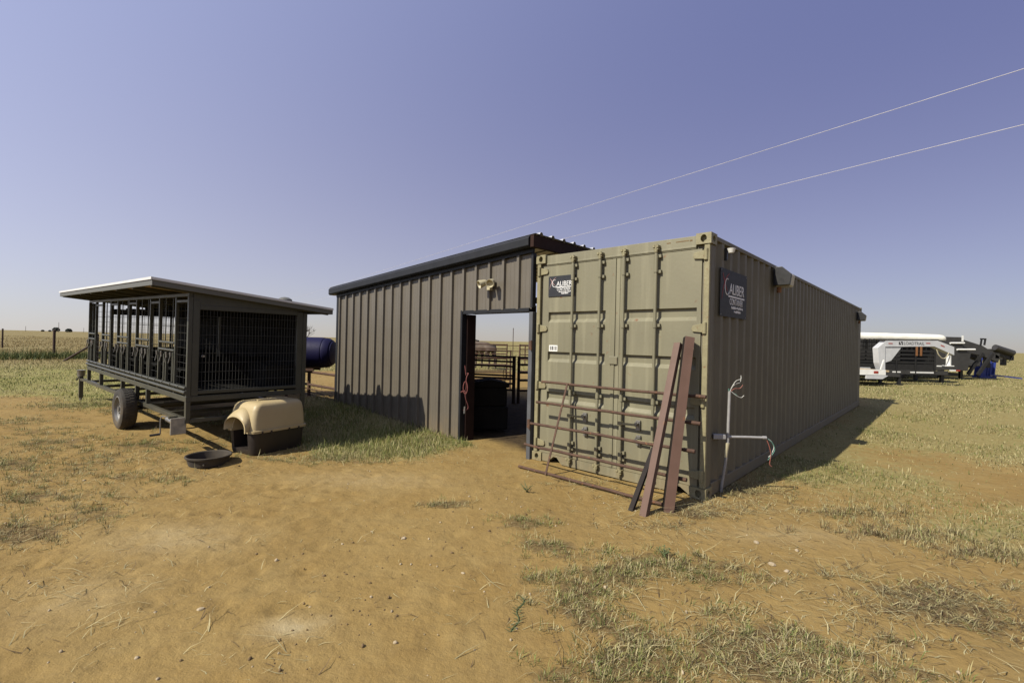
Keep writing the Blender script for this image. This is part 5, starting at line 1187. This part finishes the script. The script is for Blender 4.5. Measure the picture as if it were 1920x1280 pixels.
# 6 pebbles and stones
bmi = bmesh.new(); bmesh.ops.create_icosphere(bmi, subdivisions=1, radius=1); iv = np.array([v.co[:] for v in bmi.verts]); bmi.faces.ensure_lookup_table(); ifc = np.array([[v.index for v in f_.verts] for f_ in bmi.faces]); bmi.free()
n = 420; r_ = 1.8 * (9 / 1.8) ** rng.random(n); th_ = rng.uniform(-.85, .85, n); x = r_ * np.sin(th_); y = r_ * np.cos(th_); k = ~inside_things(x, y); x, y = x[k], y[k]; n = len(x)
s_ = rng.gamma(2, .0022, n) + .002; vv = iv[None] * (s_[:, None, None] * rng.uniform(.6, 1.4, (n, 1, 3)) * rng.uniform(.85, 1.15, (n, len(iv), 1))); vv += np.stack([x, y, ground_z(x, y) + s_ * .2], 1)[:, None]
pm = np_mesh('pebbles', vv.reshape(-1, 3), (ifc[None] + (np.arange(n) * len(iv))[:, None, None]).reshape(-1, 3), 3); pm.materials.append(stone_m); stuff('pebbles', pm, 'small pebbles strewn over the dirt yard', 'pebbles')
n = 1300; r_ = 1.7 * (8 / 1.7) ** rng.random(n); th_ = rng.uniform(-.85, .55, n) - .15; x = r_ * np.sin(th_); y = r_ * np.cos(th_); k = ~inside_things(x, y) & (rng.random(n) < sstep((fbm(x, y, .8, 2, 55) - .4) / .15)); x, y = x[k], y[k]; n = len(x)
s_ = np.minimum(rng.gamma(2, .0022, n) + .002, .011); vv = iv[None] * (s_[:, None, None] * rng.uniform(.6, 1.5, (n, 1, 3)) * rng.uniform(.75, 1.25, (n, len(iv), 1))); vv += np.stack([x, y, ground_z(x, y) + s_ * .1], 1)[:, None]
pm = np_mesh('dirt_clods', vv.reshape(-1, 3), (ifc[None] + (np.arange(n) * len(iv))[:, None, None]).reshape(-1, 3), 3); pm.materials.append(M('earth_clod', (.27, .18, .08), .95, 0, (.17, .11, .05), 6)); stuff('dirt_clods', pm, 'small earth clods and dung crumbs on the dirt yard', 'clods')
for (px, py), s, lb in (((757, 1009), .020, 'pale stone in the middle of the bare dirt'), ((1447, 1058), .024, 'pale stone right of the central grass patch'), ((1418, 1016), .022, 'pale stone just before the container corner'), ((1475, 1070), .018, 'pale stone at the right end of the stone group by the grass patch'), ((376, 1143), .016, 'small stone on the left foreground dirt'), ((868, 1075), .012, 'small white stone in the centre foreground')):
    p = gp(px, py); bm = bmesh.new(); bmesh.ops.create_icosphere(bm, subdivisions=2, radius=s)
    for v in bm.verts: v.co = Vector((v.co.x * 1.35, v.co.y, v.co.z * .6)) * random.uniform(.86, 1.1)
    me = bpy.data.meshes.new('stone'); bm.to_mesh(me); bm.free(); me.materials.append(stone_m); o = bpy.data.objects.new('stone', me); COL.objects.link(o); o.location = on_ground(p.x, p.y, s * .2); o.rotation_euler = (0, 0, random.uniform(0, 6)); tag(o, lb, 'stone', 'pale stones on the yard')
# 7 small weed and a creeping runner
def weed(px, py, hgt, label, n=9):
    p = gp(px, py); o = thing('weed', label, 'weed', on_ground(p.x, p.y)); st_ = MB(); lf_ = MB()
    for k in range(n):
        a = random.uniform(0, 6.28); d = Vector((math.cos(a) * .6, math.sin(a) * .6, 1)).normalized(); L_ = hgt * random.uniform(.6, 1.1); q = [Vector((0, 0, -.01)), d * L_ * .5, d * L_ + Vector((math.cos(a), math.sin(a), -.2)) * L_ * .15]; st_.tube(q, .002, 4)
        for j in range(5):
            c = q[1].lerp(q[2], j / 4); u_ = Vector((random.gauss(0, 1), random.gauss(0, 1), random.gauss(0, .4))).normalized() * .022; w_ = u_.cross(Vector((0, 0, 1))) * .35; lf_.add([c, c + u_ * .5 + w_, c + u_, c + u_ * .5 - w_], [(0, 1, 2, 3)])
    st_.build('stems', M('weed_green', (.12, .17, .06), .7), o, fix=False); lf_.build('leaves', M('weed_green', (.12, .17, .06), .7), o, fix=False)
weed(988, 922, .11, 'small leafy weed on the dirt near the left container corner'); weed(1245, 1045, .09, 'leafy dark weed at the top of the central grass patch')
p0, p1 = gp(980, 1120), gp(962, 1185); o = thing('creeping_runner', 'thin creeping grass runner across the dirt in the centre foreground', 'plant', on_ground(p0.x, p0.y)); st_ = MB(); lf_ = MB(); q = []
for k in range(14):
    t_ = k / 13; x = p0.x + (p1.x - p0.x) * t_ + .015 * math.sin(t_ * 11); y = p0.y + (p1.y - p0.y) * t_; c = Vector((x, y, float(ground_z(x, y)) + .006)) - o.location; q.append(c)
    for s in (-1, 1): u_ = Vector((s * .035, random.uniform(-.01, .03), .014)); w_ = Vector((0, .004, 0)); lf_.add([c, c + u_ * .5 + w_, c + u_, c + u_ * .5 - w_], [(0, 1, 2, 3)])
st_.tube(q, .003, 5).build('stem', M('weed_green', (.12, .17, .06), .7), o, fix=False); lf_.build('leaves', M('weed_green', (.12, .17, .06), .7), o, fix=False)
